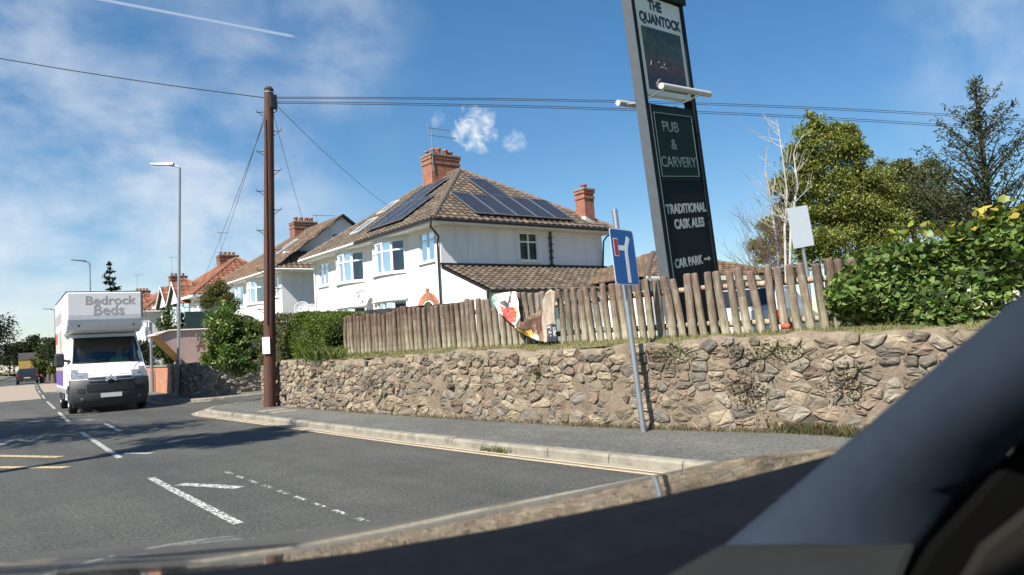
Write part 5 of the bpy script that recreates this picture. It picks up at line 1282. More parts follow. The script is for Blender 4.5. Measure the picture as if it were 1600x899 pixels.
patch([-.58, -.4, -.2, 0, .2, .4, .58], [.91, .935], .048, 'grille_bar', 'chrome', van); patch([-.58, -.4, -.2, 0, .2, .4, .58], [.975, 1.0], .046, 'grille_bar', 'chrome', van)
mb = MB()
for dz in (.90, .965):
    p_ = [(-.13, dz), (0, dz+.09), (.13, dz)]
    mb.tube([(x, -.055+.35*max(0, z-.96), z) for x, z in p_], .019, 6)
mb.build('emblem', M('bright_chrome', (.75, .76, .78), .25, .03, metal=.6), van)
for tt in (-1, 1):
    hl_ = patch([tt*.56, tt*.70, tt*.84, tt*.97], [.985, 1.08, 1.17], .012, 'headlight', 'lamp_glass', van); patch([tt*.70, tt*.80], [1.06, 1.10], .022, 'bulb', 'chrome', hl_)
    patch([tt*.78, tt*.96], [1.17, 1.26], .010, 'headlight_tip', 'lamp_glass', hl_)
# panel gaps: bonnet edges, door edge
mb = MB()
for tt in (-1, 1): mb.tube([S(tt*(.66+.22*k), 1.19+.22*k**.6, .003) for k in np.linspace(0, 1, 7)], .006, 4)
mb.tube([S(t, 1.075, .004) for t in np.linspace(-.55, .55, 9)], .007, 4); mb.build('panel_gap', 'black_plastic', cab, kind='stuff')
# doors: side windows, handle line
for sg in (-1, 1):
    a0, a1 = S(sg, 1.46), S(sg, 2.15); f_ = lambda a, s: Vector((a.x, a.y+(2.55-a.y)*s, a.z))
    MB().add([f_(a0, .02), f_(a0, .5), f_(a1, .5), f_(a1, .02)], [(0, 1, 2, 3)]).build('side_window', 'van_glass', van)
    MB().box(sg*1.0-.012, sg*1.0+.012, 1.05, 1.95, .55, .70).build('side_moulding', 'van_black', van)
# mirror (the one that shows)
mm_ = MB().tube([S(-1, 1.52, .0)+Vector((.02, .25, 0)), Vector((-1.13, .95, 1.56))], .035, 6).build('mirror_arm', 'van_black', van)
MB().box(-1.34, -1.10, .88, 1.04, 1.36, 1.76).build('mirror', 'van_black', van, bevel=.05)
# load box with rounded overhang above the cab
prf = [(2.58, .66), (2.58, 2.33), (1.55, 2.34), (1.22, 2.36), (1.02, 2.42), (.88, 2.54), (.80, 2.72), (.78, 2.85), (.75, 3.54), (6.5, 3.58), (6.5, .66)]
M('van_purple', (.10, .045, .30), .4, .1)
bx = MB().prism([(-1.035, y, z) for y, z in prf], (2.0, 0, 0)); box = bx.build('load_box', 'box_white', van, bevel=.05); 
mb = MB(); mb.tube([(-1.025, 6.5, 3.57), (-1.025, .77, 3.54), (.955, .77, 3.54), (.955, 6.5, 3.57)], .022, 6); mb.tube([(.96, .77, 3.54), (.96, .80, 2.85)], .02, 6); mb.build('edge_trim', 'van_black', box)
MB().box(-1.04, .97, 2.56, 6.52, .56, .655).build('box_sill', 'aluminium', box)
for x in (-.72, .72): MB().lathe([(.0, .02), (.03, .018), (.035, 0)], 10, T=Matrix.Translation((x, .86, 2.54)) @ Matrix.Rotation(pi/2, 4, 'X')).build('marker_lamp', 'van_black', box)
for s_, z_, sz in (('Bedrock', 3.27, .36), ('Beds', 2.98, .40)):
    o_ = place(text_mesh(s_, sz, 'letter_taupe', .008, .001, 1.08), 'lettering', box); o_.rotation_euler = (pi/2+.0434, 0, 0); o_.location = (.10 if s_ == 'Bedrock' else .06, .78-.03*(z_-2.85)/.69-.003, z_)
# printed side panel: room picture, purple foot
mt, t, b = nodes('side_print'); b.inputs['Roughness'].default_value = .35
tcn = t.nodes.new('ShaderNodeTexCoord'); sp = t.nodes.new('ShaderNodeSeparateXYZ'); t.links.new(tcn.outputs['Object'], sp.inputs[0])
w1 = nz(t, 1.6, 3, .5, stretch=(1, 2.2, .5)); pic = ramp(t, w1, [(.34, (.10, .07, .06)), (.42, (.42, .33, .26)), (.50, (.70, .66, .62)), (.58, (.32, .27, .26)), (.66, (.74, .74, .74))])
def band(lo, hi):
    m_ = t.nodes.new('ShaderNodeMapRange'); t.links.new(sp.outputs[2], m_.inputs[0]); m_.inputs[1].default_value = lo; m_.inputs[2].default_value = hi; return m_.outputs[0]
c = mul(t, (.11, .05, .32), pic, 'MIX', band(1.25, 1.27)); c = mul(t, c, (.78, .78, .79), 'MIX', band(2.55, 2.57)); t.links.new(c, b.inputs['Base Color']); MAT['side_print'] = mt
for x0, x1 in ((-1.042, -1.037), (.967, .972)): MB().box(x0, x1, 2.66, 6.42, .78, 3.36).build('side_graphic', 'side_print', box)
M('van_red', (.50, .05, .06), .4, .1); MB().box(-1.047, -1.043, 5.2, 6.3, 2.15, 2.5).build('side_patch', 'van_red', box)
mb = MB(); [mb.box(-1.048, -1.0435, 2.9+i*.42, 3.2+i*.42, 2.75, 3.1) for i in range(8)]; mb.build('side_lettering', 'letter_taupe', box)
# chassis and wheels
MB().box(-.45, .45, .6, 6.2, .32, .52).box(-.85, .85, 4.3, 5.0, .3, .42).build('chassis', 'van_black', van)
MB().box(-1.0, -.96, 3.0, 3.9, .35, .62).box(.96, 1.0, 3.0, 3.9, .35, .62).build('side_guard', 'van_black', van)
for sx in (-1, 1):
    for y, rr_ in ((1.0, .345), (4.75, .345)):
        T = Matrix.Translation((sx*.90, y, .345)) @ Matrix.Rotation(pi/2*sx, 4, 'Y')
        wh = MB().lathe([(.20, -.11), (.30, -.115), (.335, -.09), (.345, -.06), (.345, .06), (.335, .09), (.30, .115), (.20, .11)], 24, T=T).build('wheel', 'tyre', van)
        MB().lathe([(.0, .05), (.08, .07), (.10, .04), (.18, .05), (.205, .10)], 20, T=T).build('rim', 'rim', wh)
mb = MB(); mb.box(-.9, .9, 1.0, 1.35, 1.15, 1.42); mb.build('dashboard', 'seat', van, bevel=.05); MB().box(-.86, .86, 2.48, 2.52, .5, 2.28).box(-.86, .86, 1.6, 2.47, 2.25, 2.28).build('dark_cab_panel', 'seat', van)  # dark bulkhead and ceiling panels added so the windscreen looks darker
for x in (-.45, .42): MB().box(x-.25, x+.25, 2.0, 2.15, .9, 1.9).box(x-.25, x+.25, 1.55, 2.1, .75, .95).build('cab_seat', 'seat', van, bevel=.05)
st = MB(); st.tube([Vector((-.45+.19*cos(a), 1.40+.10*sin(a), 1.42+.17*sin(a))) for a in np.linspace(0, 2*pi, 17)], .016, 6); st.build('steering_wheel', 'seat', van)
# driver
def skin_body(name, vs, es, rad, mat, root_i=0, sub=1):
    me = bpy.data.meshes.new(name); me.from_pydata(vs, es, []); ob = bpy.data.objects.new(name, me); COL.objects.link(ob)
    sk_ = ob.modifiers.new('skin', 'SKIN')
    for i, r_ in enumerate(rad): me.skin_vertices[0].data[i].radius = r_ if isinstance(r_, tuple) else (r_, r_)
    me.skin_vertices[0].data[root_i].use_root = True
    s_ = ob.modifiers.new('sub', 'SUBSURF'); s_.levels = sub; s_.render_levels = sub; me.materials.append(MAT[mat]); return ob
mt, t, b = nodes('driver_cloth'); b.inputs['Roughness'].default_value = .7
tcn = t.nodes.new('ShaderNodeTexCoord'); sp = t.nodes.new('ShaderNodeSeparateXYZ'); t.links.new(tcn.outputs['Object'], sp.inputs[0])
t.links.new(ramp(t, sp.outputs[2], [(.0, (.03, .035, .05)), (.06, (.10, .62, .12)), (.50, (.10, .62, .12)), (.53, (.42, .26, .19))]), b.inputs['Base Color'])
for e_ in t.nodes:
    if e_.type == 'VALTORGB': e_.color_ramp.interpolation = 'CONSTANT'
MAT['driver_cloth'] = mt
vs = [(0, 0, 0), (0, .02, .22), (0, .03, .42), (0, .02, .54), (0, -.01, .66), (0, -.02, .76), (-.19, .02, .44), (-.25, -.14, .24), (-.12, -.36, .26), (-.08, -.43, .28), (.19, .02, .44), (.25, -.14, .24), (.12, -.36, .26), (.08, -.43, .28), (-.10, -.2, -.02), (-.12, -.45, .0), (.10, -.2, -.02), (.12, -.45, .0), (-.12, -.52, -.35), (.12, -.52, -.35)]
es = [(0, 1), (1, 2), (2, 3), (3, 4), (4, 5), (2, 6), (6, 7), (7, 8), (8, 9), (2, 10), (10, 11), (11, 12), (12, 13), (0, 14), (14, 15), (0, 16), (16, 17), (15, 18), (17, 19)]
drv = skin_body('person', vs, es, [.15, (.17, .11), (.18, .11), .06, .085, .075, .075, .05, .038, .04, .075, .05, .038, .04, .085, .07, .085, .07, .05, .05], 'driver_cloth')
tag(drv, 'person in a bright green vest sitting behind the windscreen of the white van', 'person')
vm = Matrix.Translation((3.93, 24.2, 0)) @ Matrix.Rotation(radians(-3.4), 4, 'Z'); drv.matrix_world = vm @ Matrix.Translation((.42, 1.87, 1.06))
hc = MB(); hc.lathe([(.094, .0), (.098, .05), (.08, .10), (.04, .128), (0, .132)], 14, T=Matrix.Translation((0, 0, .70))); hc.build('hair', 'hair', drv)
fc = MB(); fc.add([(-.018, -.09, .67), (.018, -.09, .67), (0, -.118, .672), (0, -.09, .72)], [(0, 1, 2), (0, 2, 3), (2, 1, 3)]); [fc.box(x-.014, x+.014, -.1, -.088, .715, .725) for x in (-.035, .035)]; fc.box(-.025, .025, -.097, -.085, .635, .643); fc.build('face', 'skin', drv)

# ================================================================== VEHICLES FAR DOWN THE ROAD
M('car_dark', (.02, .02, .03), .25, .1, coat=.5); M('tail_red', (.35, .01, .01), .3, .1); M('lorry_yellow', (.50, .33, .08), .5, .2); M('lorry_grey', (.14, .12, .11), .6, .3); M('window_dark', (.02, .025, .03), .1, .1)
def far_car(loc, rz, label, mat='car_dark'):
    r_ = thing('car', label, 'car', loc, (0, 0, rz))
    pr_ = [(0, .35), (0, .9), (.25, 1.0), (.75, 1.45), (2.3, 1.5), (3.1, 1.02), (4.2, .85), (4.3, .35)]
    low = MB(); rows = []
    for x, k in ((-.88, .9), (-.8, 1), (.8, 1), (.88, .9)): rows.append([(x*(1 if z < 1.05 else .84), y, .35+(z-.35)*k) for y, z in pr_])
    low.grid(rows, smooth=False); low.add(rows[0], [tuple(range(8))]); low.add(rows[-1], [tuple(reversed(range(8)))]); low.build('body', mat, r_)
    MB().add([(-.62, .27, 1.03), (.62, .27, 1.03), (.58, .70, 1.42), (-.58, .70, 1.42)], [(0, 1, 2, 3)]).build('rear_window', 'window_dark', r_).location = (0, -.025, .012)
    for sx in (-1, 1):
        MB().box(sx*.78-.1, sx*.78+.1, -.02, .05, .72, .9).build('tail_light', 'tail_red', r_)
        for y in (.75, 3.4): MB().lathe([(.1, -.1), (.3, -.1), (.31, 0), (.3, .1), (.1, .1), (0, .05)], 16, T=Matrix.Translation((sx*.78, y, .31)) @ Matrix.Rotation(pi/2*sx, 4, 'Y')).build('wheel', 'tyre', r_)
    MB().box(-.26, .26, -.012, -.002, .55, .66).build('number_plate', 'plate', r_)
    return r_
far_car((6.6, 84, 0), radians(-5), 'dark car driving away far down the road')
lo_ = thing('lorry', 'lorry with a yellow body ahead of the dark car far down the road', 'lorry', (8.4, 102, 0), (0, 0, radians(-5)))
MB().box(-1.2, 1.2, 0, 6, 1.0, 2.5).build('body', 'lorry_yellow', lo_); MB().box(-1.22, 1.22, -.05, 6, 2.52, 3.3).build('load', 'lorry_grey', lo_); MB().box(-1.1, 1.1, .02, 8, .5, .98).build('chassis', 'van_black', lo_); MB().box(-1.15, 1.15, 6.2, 8, 1.0, 2.9).build('cab', 'lorry_yellow', lo_)
for sx in (-1, 1):
    for y in (1.2, 2.4, 7): MB().lathe([(.1, -.14), (.46, -.14), (.48, 0), (.46, .14), (.1, .14)], 16, T=Matrix.Translation((sx*.98, y, .48)) @ Matrix.Rotation(pi/2*sx, 4, 'Y')).build('wheel', 'tyre', lo_)
# car parked behind the picket fence
M('car_silver', (.55, .56, .57), .3, .05, coat=.4)
cp = far_car((14.4, 10.2, zt(14.4, 10.2)), radians(-70), 'pale parked car half hidden behind the picket fence', 'car_silver')
# low dark hedge-like car row replaced by a dark parked car further back
far_car((19.3, 9.2, .78), radians(-75), 'dark car parked behind the right end of the picket fence')

# ================================================================== THE CAR THE VIEW IS TAKEN FROM
M('bonnet_paint', (.02, .021, .023), .11, .08, 3, 0, 60, .25, .6, coat=1.0); M('dash_black', (.006, .007, .010), .85, .15, 30, .15, 200, spec=.06); M('pillar_trim', (.020, .029, .044), .85, .12, 40, .1, 300, spec=.15); M('seal_black', (.004, .004, .004), .9, .1, spec=.03); M('door_beige', (.016, .0155, .013), .9, .1, spec=.1); M('trim_grey', (.014, .016, .017), .85, .1, spec=.15)
hd_ = radians(23); CF = Vector((sin(hd_), cos(hd_), 0)); CR = Vector((cos(hd_), -sin(hd_), 0))
car = thing('car', 'dark glossy bonnet, dashboard and windscreen pillar of the car in the foreground', 'car', (0, 0, 0))
def cw(r_, f_, z): return CR*r_+CF*f_+Vector((0, 0, z))
# bonnet: crown just ahead of the windscreen, falling away to the nose
BF = [.79+.06*i for i in range(17)]+[1.78, 1.84, 1.92, 2.0, 2.06]
BZ = {}; z_ = CAMH-.222; pf_ = .79
for f_ in BF:
    sl_ = radians(7.2+(f_-.757)*4.6) if f_ <= 1.72 else radians(12.3+(f_-1.72)*95)
    z_ -= tan(sl_)*(f_-pf_); pf_ = f_; BZ[f_] = z_
rows = []
for f_ in BF:
    row = []
    for i in range(33):
        r_ = -1.02+2.04*i/32; e_ = max(0, abs(r_)-.93)
        row.append(tuple(cw(r_, f_-.10*max(0, abs(r_)-.3)*(f_-.5), BZ[f_]+.075*r_*r_-1.5*e_*e_-.3*e_)))
    rows.append(row)
mb = MB(); mb.grid(rows); mb.build('bonnet', 'bonnet_paint', car)
# raised lip where the bonnet ends
mb = MB(); nose = [rows[-1]]+[[tuple(Vector(p)*1+Vector((0, 0, -.45))+CF*.05) for p in rows[-1]]]; mb.grid(nose); mb.build('nose', 'bonnet_paint', car)
# body sides and floor, wheels
mb = MB()
for s_ in (-1, 1): mb.grid([[tuple(cw(s_*1.02, f_, z)) for f_ in (-3.0, -1, 0, .5, 1.0, 1.5, 1.9)] for z in (.22, .62, .90)])
mb.grid([[tuple(cw(x, f_, .22)) for f_ in (-3.0, 1.9)] for x in (-1.02, 1.02)]); mb.grid([[tuple(cw(x, -3.0, z)) for x in (-1.02, 1.02)] for z in (.22, 1.0)]); mb.build('body', 'bonnet_paint', car)
for s_ in (-1, 1):
    for f_ in (1.2, -2.0):
        q_ = cw(s_*.9, f_, .32); T = Matrix.Translation(q_) @ frame_mat((0, 0, 0), CR*s_, CF, (0, 0, s_)).to_3x3().to_4x4() @ Matrix.Rotation(pi/2, 4, 'Y')
        MB().lathe([(.12, -.11), (.30, -.11), (.32, -.05), (.32, .05), (.30, .11), (.12, .11)], 20, T=T).build('wheel', 'tyre', car)
# dashboard: rolls up to the screen base then towards the viewer
edge = [(-420, 945), (-150, 932), (100, 912), (330, 892), (560, 863), (780, 826), (1000, 783), (1150, 750), (1290, 714), (1420, 672)]
rows = []
for k, (dz, back) in enumerate(((-.05, -.09), (-.012, -.02), (0, 0), (.004, .05), (-.012, .16), (-.05, .30), (-.13, .42), (-.40, .46))):
    row = []
    for x, y in edge:
        p_ = onZ(x, y, CAMH-.20); row.append(tuple(p_-CF*back*1.0+Vector((0, 0, dz))))
    rows.append(row)
M('dash_pad', (.0075, .0090, .0125), .85, .2, 30, .2, 200, spec=.05); mb = MB(); mb.grid(rows[:5]); mb.build('dashboard_top', 'dash_pad', car); mb = MB(); mb.grid([[tuple(Vector(p_)-Vector((0, 0, .012))) for p_ in rows[3]]]+[[tuple(Vector(p_)+Vector((0, 0, .002))) for p_ in rows[4]]]+rows[5:]); mb.build('dashboard', 'dash_black', car)
# windscreen pillar on the right: rounded trim, thick, leaning back
PE = [((1010, 935), (1400, 935), .66), ((1130, 853), (1452, 850), .66), ((1250, 753), (1522, 772), .64), ((1360, 660), (1580, 705), .60), ((1480, 556), (1650, 640), .56), ((1600, 455), (1740, 560), .52), ((1800, 285), (1920, 420), .45), ((2000, 115), (2110, 280), .38)]
rows = []
for (l, r_, d) in PE:
    A, B = at(*l, d), at(*r_, d*.92); n = (CAM-(A+B)/2).normalized(); row = [A-n*.09]
    for k in range(9): s_ = k/8; row.append(A.lerp(B, s_)+n*.022*sin(pi*s_)**.8)
    row.append(B-n*.09); rows.append([tuple(p_) for p_ in row])
mb = MB(); mb.grid(rows, closed=True); mb.build('windscreen_pillar', 'pillar_trim', car)
# side end of the dashboard under the pillar, door seal and door trim
def slab(pts, d, th, name, mat):
    P_ = [at(x, y, d_) for (x, y), d_ in zip(pts, d)]; n = (CAM-P_[0]).normalized(); mb = MB(); mb.prism([p_-n*th for p_ in P_], n*th); return mb.build(name, mat, car, bevel=.008)
slab([(960, 945), (1128, 851), (1440, 846), (1400, 945)], [.60, .62, .60, .56], .05, 'dashboard_end', 'trim_grey')
slab([(1392, 950), (1450, 850), (1525, 768), (1610, 672), (1760, 540), (1900, 600), (1640, 800), (1500, 950)], [.56]*8, .05, 'door_seal', 'seal_black')
slab([(1468, 955), (1530, 850), (1640, 762), (1800, 700), (1800, 955)], [.52]*5, .05, 'door_trim', 'door_beige')
# roof and rear of the cabin, out of view, put in to shade the interior
mb = MB(); rows = [[tuple(cw(x, f_, z)) for x in (-.72, -.4, 0, .4, .66)] for f_, z in ((.06, 1.80), (-.3, 1.86), (-1.2, 1.88), (-2.4, 1.80), (-2.95, 1.25), (-3.0, .95))]; mb.grid(rows, smooth=True); mb.grid([[tuple(Vector(p_)-Vector((0, 0, .04))) for p_ in r_] for r_ in rows]); mb.build('roof', 'bonnet_paint', car)
mb = MB()
for s_ in (-.72, .66):
    for f0, f1 in ((-1.25, -1.05), (-2.6, -2.4)): mb.add([cw(s_*1.35, f0, .97), cw(s_*1.35, f1, .97), cw(s_, f1, 1.87), cw(s_, f0, 1.86)], [(0, 1, 2, 3)])
mb.build('door_pillar', 'seal_black', car)
mb = MB(); mb.tube([cw(-.95, .85, 1.1), cw(-.70, .06, 1.80)], .05, 8); mb.build('windscreen_pillar', 'pillar_trim', car)

# ================================================================== PLANTS
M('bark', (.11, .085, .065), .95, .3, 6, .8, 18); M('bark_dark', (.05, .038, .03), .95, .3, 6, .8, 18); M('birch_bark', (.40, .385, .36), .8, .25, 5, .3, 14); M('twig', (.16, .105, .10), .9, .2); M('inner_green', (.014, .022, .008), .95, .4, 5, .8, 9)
def grow(name, label, cat, base, trunk, blobs, n, size, col, mat='leaf', acc=(), var=.28, aspect=.5, droop=None, shell=.5, sub=16, spread=.20, bark='bark', tr=.18, group=None, big=False, limbs=7, core=None):
    """blobs: (centre, radii, weight) in world metres"""
    r_ = thing(name, label, cat, base, group=group); b_ = Vector(base)
    pos = blob_points(blobs, n, shell, sub, spread); N = len(pos)
    if trunk:
        mb = MB(); top = Vector(trunk)-b_; mid_ = top*.5+Vector((R.gauss(0, .06), R.gauss(0, .06), 0))*top.length*.3
        mb.tube([Vector((0, 0, -.1)), mid_, top], [tr, tr*.75, tr*.5], 9)
        for (c, rr_, w) in blobs[:limbs]:
            q0 = mid_.lerp(top, R.uniform(.2, 1)); q2 = Vector(c)-b_; mb.tube([q0, q0.lerp(q2, .5)+Vector((0, 0, .1*R.random())), q2], [tr*.42, tr*.28, tr*.12], 6)
            for _ in range(5):
                e_ = q2+Vector((R.gauss(0, 1), R.gauss(0, 1), R.gauss(0, .8)))*float(np.mean(rr_))*.6; mb.tube([q2.lerp(q0, R.uniform(0, .5)), e_], [tr*.12, tr*.03], 4, caps=False)
        mb.build('trunk', bark, r_)
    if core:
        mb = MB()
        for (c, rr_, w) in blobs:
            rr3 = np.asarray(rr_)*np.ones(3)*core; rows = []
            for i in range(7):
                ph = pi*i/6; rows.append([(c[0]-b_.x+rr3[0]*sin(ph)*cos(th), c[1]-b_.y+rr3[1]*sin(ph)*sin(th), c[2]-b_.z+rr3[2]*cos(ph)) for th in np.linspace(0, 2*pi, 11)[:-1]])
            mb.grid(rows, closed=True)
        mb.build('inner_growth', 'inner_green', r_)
    pos = pos-np.array(b_)
    sz = NR.uniform(.65, 1.35, N)*size
    place(leaf_mesh('crown', pos, sz, leaf_cols(N, col, var, acc), mat, aspect, .35, NR, droop, big), 'crown', r_)
    return r_
def pblob(px, py, rpx, d, w=1.0, sq=1.0, dep=1.0):
    s = d/FPX; return (tuple(at(px, py, d)), (rpx*s*dep, rpx*s*dep, rpx*s*sq), w)
# clipped hedge on the wall
def hedge(name, label, a0, a1, p0, p1, z0, z1, n, size, col, mat='leaf', acc=(), round_=.25, var=.25, big=False, aspect=.55, droop=None, wob=.05, core=True):
    """hedge body between a0..a1 along the road; p0(a), p1(a) give its faces"""
    r_ = thing(name, label, 'hedge', (p0(.5*(a0+a1)), .5*(a0+a1), z0)); b_ = Vector(r_.location)
    pos = []
    for i in range(n):
        a = R.uniform(a0, a1); s = R.random(); v = R.random(); k = R.random(); edge_ = min(1, min(a-a0, a1-a)/round_)
        pa, pb2 = p0(a), p1(a); zh = z1(a)-(1-math.sqrt(max(0, 1-(1-edge_)**2)))*.5*(z1(a)-z0)
        if k < .50: p_ = pa+abs(R.gauss(0, .10)); z = z0+(zh-z0)*v
        elif k < .80: p_ = pa+(pb2-pa)*s; z = zh-abs(R.gauss(0, .07))
        elif k < .9: p_ = pa+(pb2-pa)*s; a = a0+abs(R.gauss(0, .10)); z = z0+(zh-z0)*v
        else: p_ = pa+(pb2-pa)*s; z = z0+(zh-z0)*v
        p_ += wob*sin(a*5.1+z*4.3)+wob*sin(a*2.3-z*7); z += wob*sin(a*4.0+p_*3)*(z-z0)/(zh-z0+.01)
        if z > zh-.12 and p_ < pa+.12: p_ += .08
        pos.append((p_-b_.x, a-b_.y, z-b_.z))
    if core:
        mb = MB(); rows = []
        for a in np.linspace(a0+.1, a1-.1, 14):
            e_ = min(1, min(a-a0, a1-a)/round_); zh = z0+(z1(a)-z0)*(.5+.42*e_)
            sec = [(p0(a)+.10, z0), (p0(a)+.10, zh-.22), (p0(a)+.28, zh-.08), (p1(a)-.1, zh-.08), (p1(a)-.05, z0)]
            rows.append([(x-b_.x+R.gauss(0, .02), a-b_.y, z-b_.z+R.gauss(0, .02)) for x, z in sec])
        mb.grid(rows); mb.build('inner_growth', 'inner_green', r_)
    N = len(pos); place(leaf_mesh('crown', np.array(pos), NR.uniform(.65, 1.4, N)*size, leaf_cols(N, col, var, acc), mat, aspect, .25, NR, droop, big), 'crown', r_)
    return r_
zc_ = lambda v: (lambda a: v+.04*sin(a*3))
hedge('hedge', 'dense clipped green hedge on the wall right of the telegraph pole', 15.75, 18.35, lambda a: wallp(a)+.22, lambda a: wallp(a)+1.5, 1.12, zc_(2.28), 17000, .050, (.10, .145, .028), acc=((.10, (.11, .13, .03)),), round_=.7, wob=.035)
hedge('hedge', 'thin brownish woody hedge directly behind the telegraph pole', 18.2, 20.2, lambda a: wallp(min(a, 19.2))+.12, lambda a: wallp(min(a, 19.2))+1.5, 1.0, zc_(2.35), 5200, .06, (.075, .085, .030), acc=((.22, (.13, .10, .06)), (.08, (.16, .15, .04))), round_=.3, wob=.09)
# big glossy bush spilling over the corner
bl = [pblob(352, 520, 34, 21.3, 1.2), pblob(372, 560, 30, 21.0, 1), pblob(340, 555, 24, 21.6, .7), pblob(385, 512, 28, 21.6, .9), pblob(345, 492, 24, 22, .7), pblob(400, 545, 24, 21.2, .6)]
g0 = onZ(372, 600, .9)
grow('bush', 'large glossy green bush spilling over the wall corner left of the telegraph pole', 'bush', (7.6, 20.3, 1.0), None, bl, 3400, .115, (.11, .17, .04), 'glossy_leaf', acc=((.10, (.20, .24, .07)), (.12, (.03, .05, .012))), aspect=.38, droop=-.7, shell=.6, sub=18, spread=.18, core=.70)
bl = [pblob(340, 458, 20, 26.5, 1), pblob(326, 468, 16, 26.5, .7), pblob(356, 470, 17, 26.5, .8), pblob(343, 482, 22, 26.2, .9)]
grow('tree', 'small rounded tree with reddish-green leaves behind the glossy bush', 'tree', tuple(Vector(onZ(345, 585, .6).xy.to_3d())+Vector((0, 0, .6))) if False else (at(343, 480, 26.5).x, at(343, 480, 26.5).y, .85), at(343, 480, 26.5), bl, 1500, .10, (.095, .10, .028), acc=((.18, (.15, .10, .05)),), aspect=.4, droop=-.4, tr=.09)
# conifers
def conifer(label, base, H, Rb, n, col, name='conifer', size=.28, tilt=.15, gap=.0, whorl=.4, trunk=.12, dens=1.0, z0f=.1, group=None):
    r_ = thing(name, label, 'tree', base, group=group); mb = MB(); mb.tube([(0, 0, -.1), (0, 0, H*.5), (0, 0, H)], [trunk, trunk*.6, .01], 8); pos = []
    z = H*z0f
    while z < H*.99:
        f_ = 1-(z-H*z0f)/(H*(1-z0f)); nb = max(3, int(7*f_+3)); L0 = Rb*(f_**.75)
        for k in range(nb):
            a = R.uniform(0, 2*pi); L_ = L0*R.uniform(.40, 1.25)
            if R.random() < gap: continue
            d = Vector((cos(a), sin(a), tilt+R.gauss(0, .08))); q0 = Vector((0, 0, z)); q1 = q0+d*L_+Vector((0, 0, .12*L_)); mb.tube([q0, q1], [trunk*.22*f_+.008, .004], 4, caps=False)
            m_ = max(2, int(L_/.12*dens))
            for j in range(m_):
                s = (j+R.random())/m_; s = s**.7; p_ = q0.lerp(q1, s); w = .10+.22*L_*(1-s)*.5
                for _ in range(3): pos.append(p_+Vector((R.gauss(0, w*.6), R.gauss(0, w*.6), R.gauss(-.02, .06))))
        z += whorl*R.uniform(.7, 1.2)*(.5+.5*f_)
    mb.build('trunk', 'bark_dark', r_); P_ = np.array([tuple(p_) for p_ in pos]); N = len(P_)
    place(leaf_mesh('crown', P_, NR.uniform(.6, 1.4, N)*size, leaf_cols(N, col, .3), 'leaf', .32, .2), 'crown', r_); return r_
g = at(172, 455, 62); conifer('dark spindly spruce rising behind the white van', (g.x, g.y, .5), at(174, 407, 62).z-.5, 2.1, 0, (.018, .030, .018), size=.45, tilt=-.02, gap=.15, whorl=.75)
g = at(264, 510, 44); conifer('narrow bright green cypress behind the skip', (g.x, g.y, .9), at(264, 478, 44).z-.9, .95, 0, (.055, .085, .02), size=.22, tilt=1.3, whorl=.2, dens=1.5, z0f=.02)
g = at(285, 520, 47); conifer('dark cypress beside the bright green cypress', (g.x, g.y, .9), at(283, 488, 47).z-.9, .7, 0, (.02, .035, .014), size=.22, tilt=1.3, whorl=.22, dens=1.5, z0f=.02)
g = at(1545, 330, 19.5); conifer('tall dark feathery conifer at the right edge behind the hedge', (g.x, g.y, 1.0), at(1551, 112, 19.5).z-1.0, 2.0, 0, (.055, .070, .034), size=.115, tilt=.85, gap=.22, whorl=.24, dens=2.8, trunk=.16)
# broadleaf trees behind the fence
d = 27
bl = [pblob(1285, 235, 48, d, 1.2), pblob(1255, 275, 42, d, 1), pblob(1320, 285, 46, d, 1.1), pblob(1285, 320, 52, d, 1.2), pblob(1345, 310, 38, d, .8), pblob(1240, 335, 40, d, .9), pblob(1300, 370, 55, d, 1.2), pblob(1350, 345, 45, d, .9), pblob(1292, 205, 26, d, .5), pblob(1225, 300, 26, d, .4), pblob(1240, 390, 45, d, .8), pblob(1250, 225, 26, d, .5), pblob(1335, 245, 26, d, .4), pblob(1215, 350, 30, d, .5), pblob(1375, 300, 32, d, .6), pblob(1200, 390, 30, d, .5), pblob(1380, 360, 40, d, .8), pblob(1270, 190, 18, d, .3), pblob(1318, 215, 26, d, .5)]
g = at(1290, 400, d); grow('tree', 'large yellow-green birch tree behind the fence, right of the bare birch', 'tree', (g.x, g.y, .9), at(1285, 300, d), bl, 6200, .115, (.22, .245, .07), acc=((.16, (.36, .36, .10)), (.25, (.08, .10, .028))), droop=-.9, aspect=.42, sub=26, spread=.17, shell=.45, tr=.2)
d = 34
bl = [pblob(1400, 290, 40, d, 1), pblob(1440, 300, 44, d, 1), pblob(1385, 330, 40, d, .9), pblob(1470, 325, 40, d, .9), pblob(1425, 345, 50, d, 1.1), pblob(1370, 360, 40, d, .7), pblob(1405, 262, 20, d, .4), pblob(1490, 345, 36, d, .7), pblob(1455, 275, 26, d, .5), pblob(1380, 275, 24, d, .5), pblob(1350, 330, 36, d, .7)]
g = at(1430, 400, d); grow('tree', 'dull olive rounded tree between the yellow-green tree and the dark conifer', 'tree', (g.x, g.y, .9), at(1425, 330, d), bl, 5200, .12, (.15, .165, .07), acc=((.2, (.05, .055, .025)),), aspect=.5, sub=24, spread=.2, tr=.18)
bt = thing('tree', 'bare white-barked birch with purple-brown twigs behind the picket fence', 'tree', (lambda g_: (g_.x, g_.y, .95))(at(1222, 420, 21.5))); bb = Vector(bt.location); mb = MB(); tw = MB(); tips = []
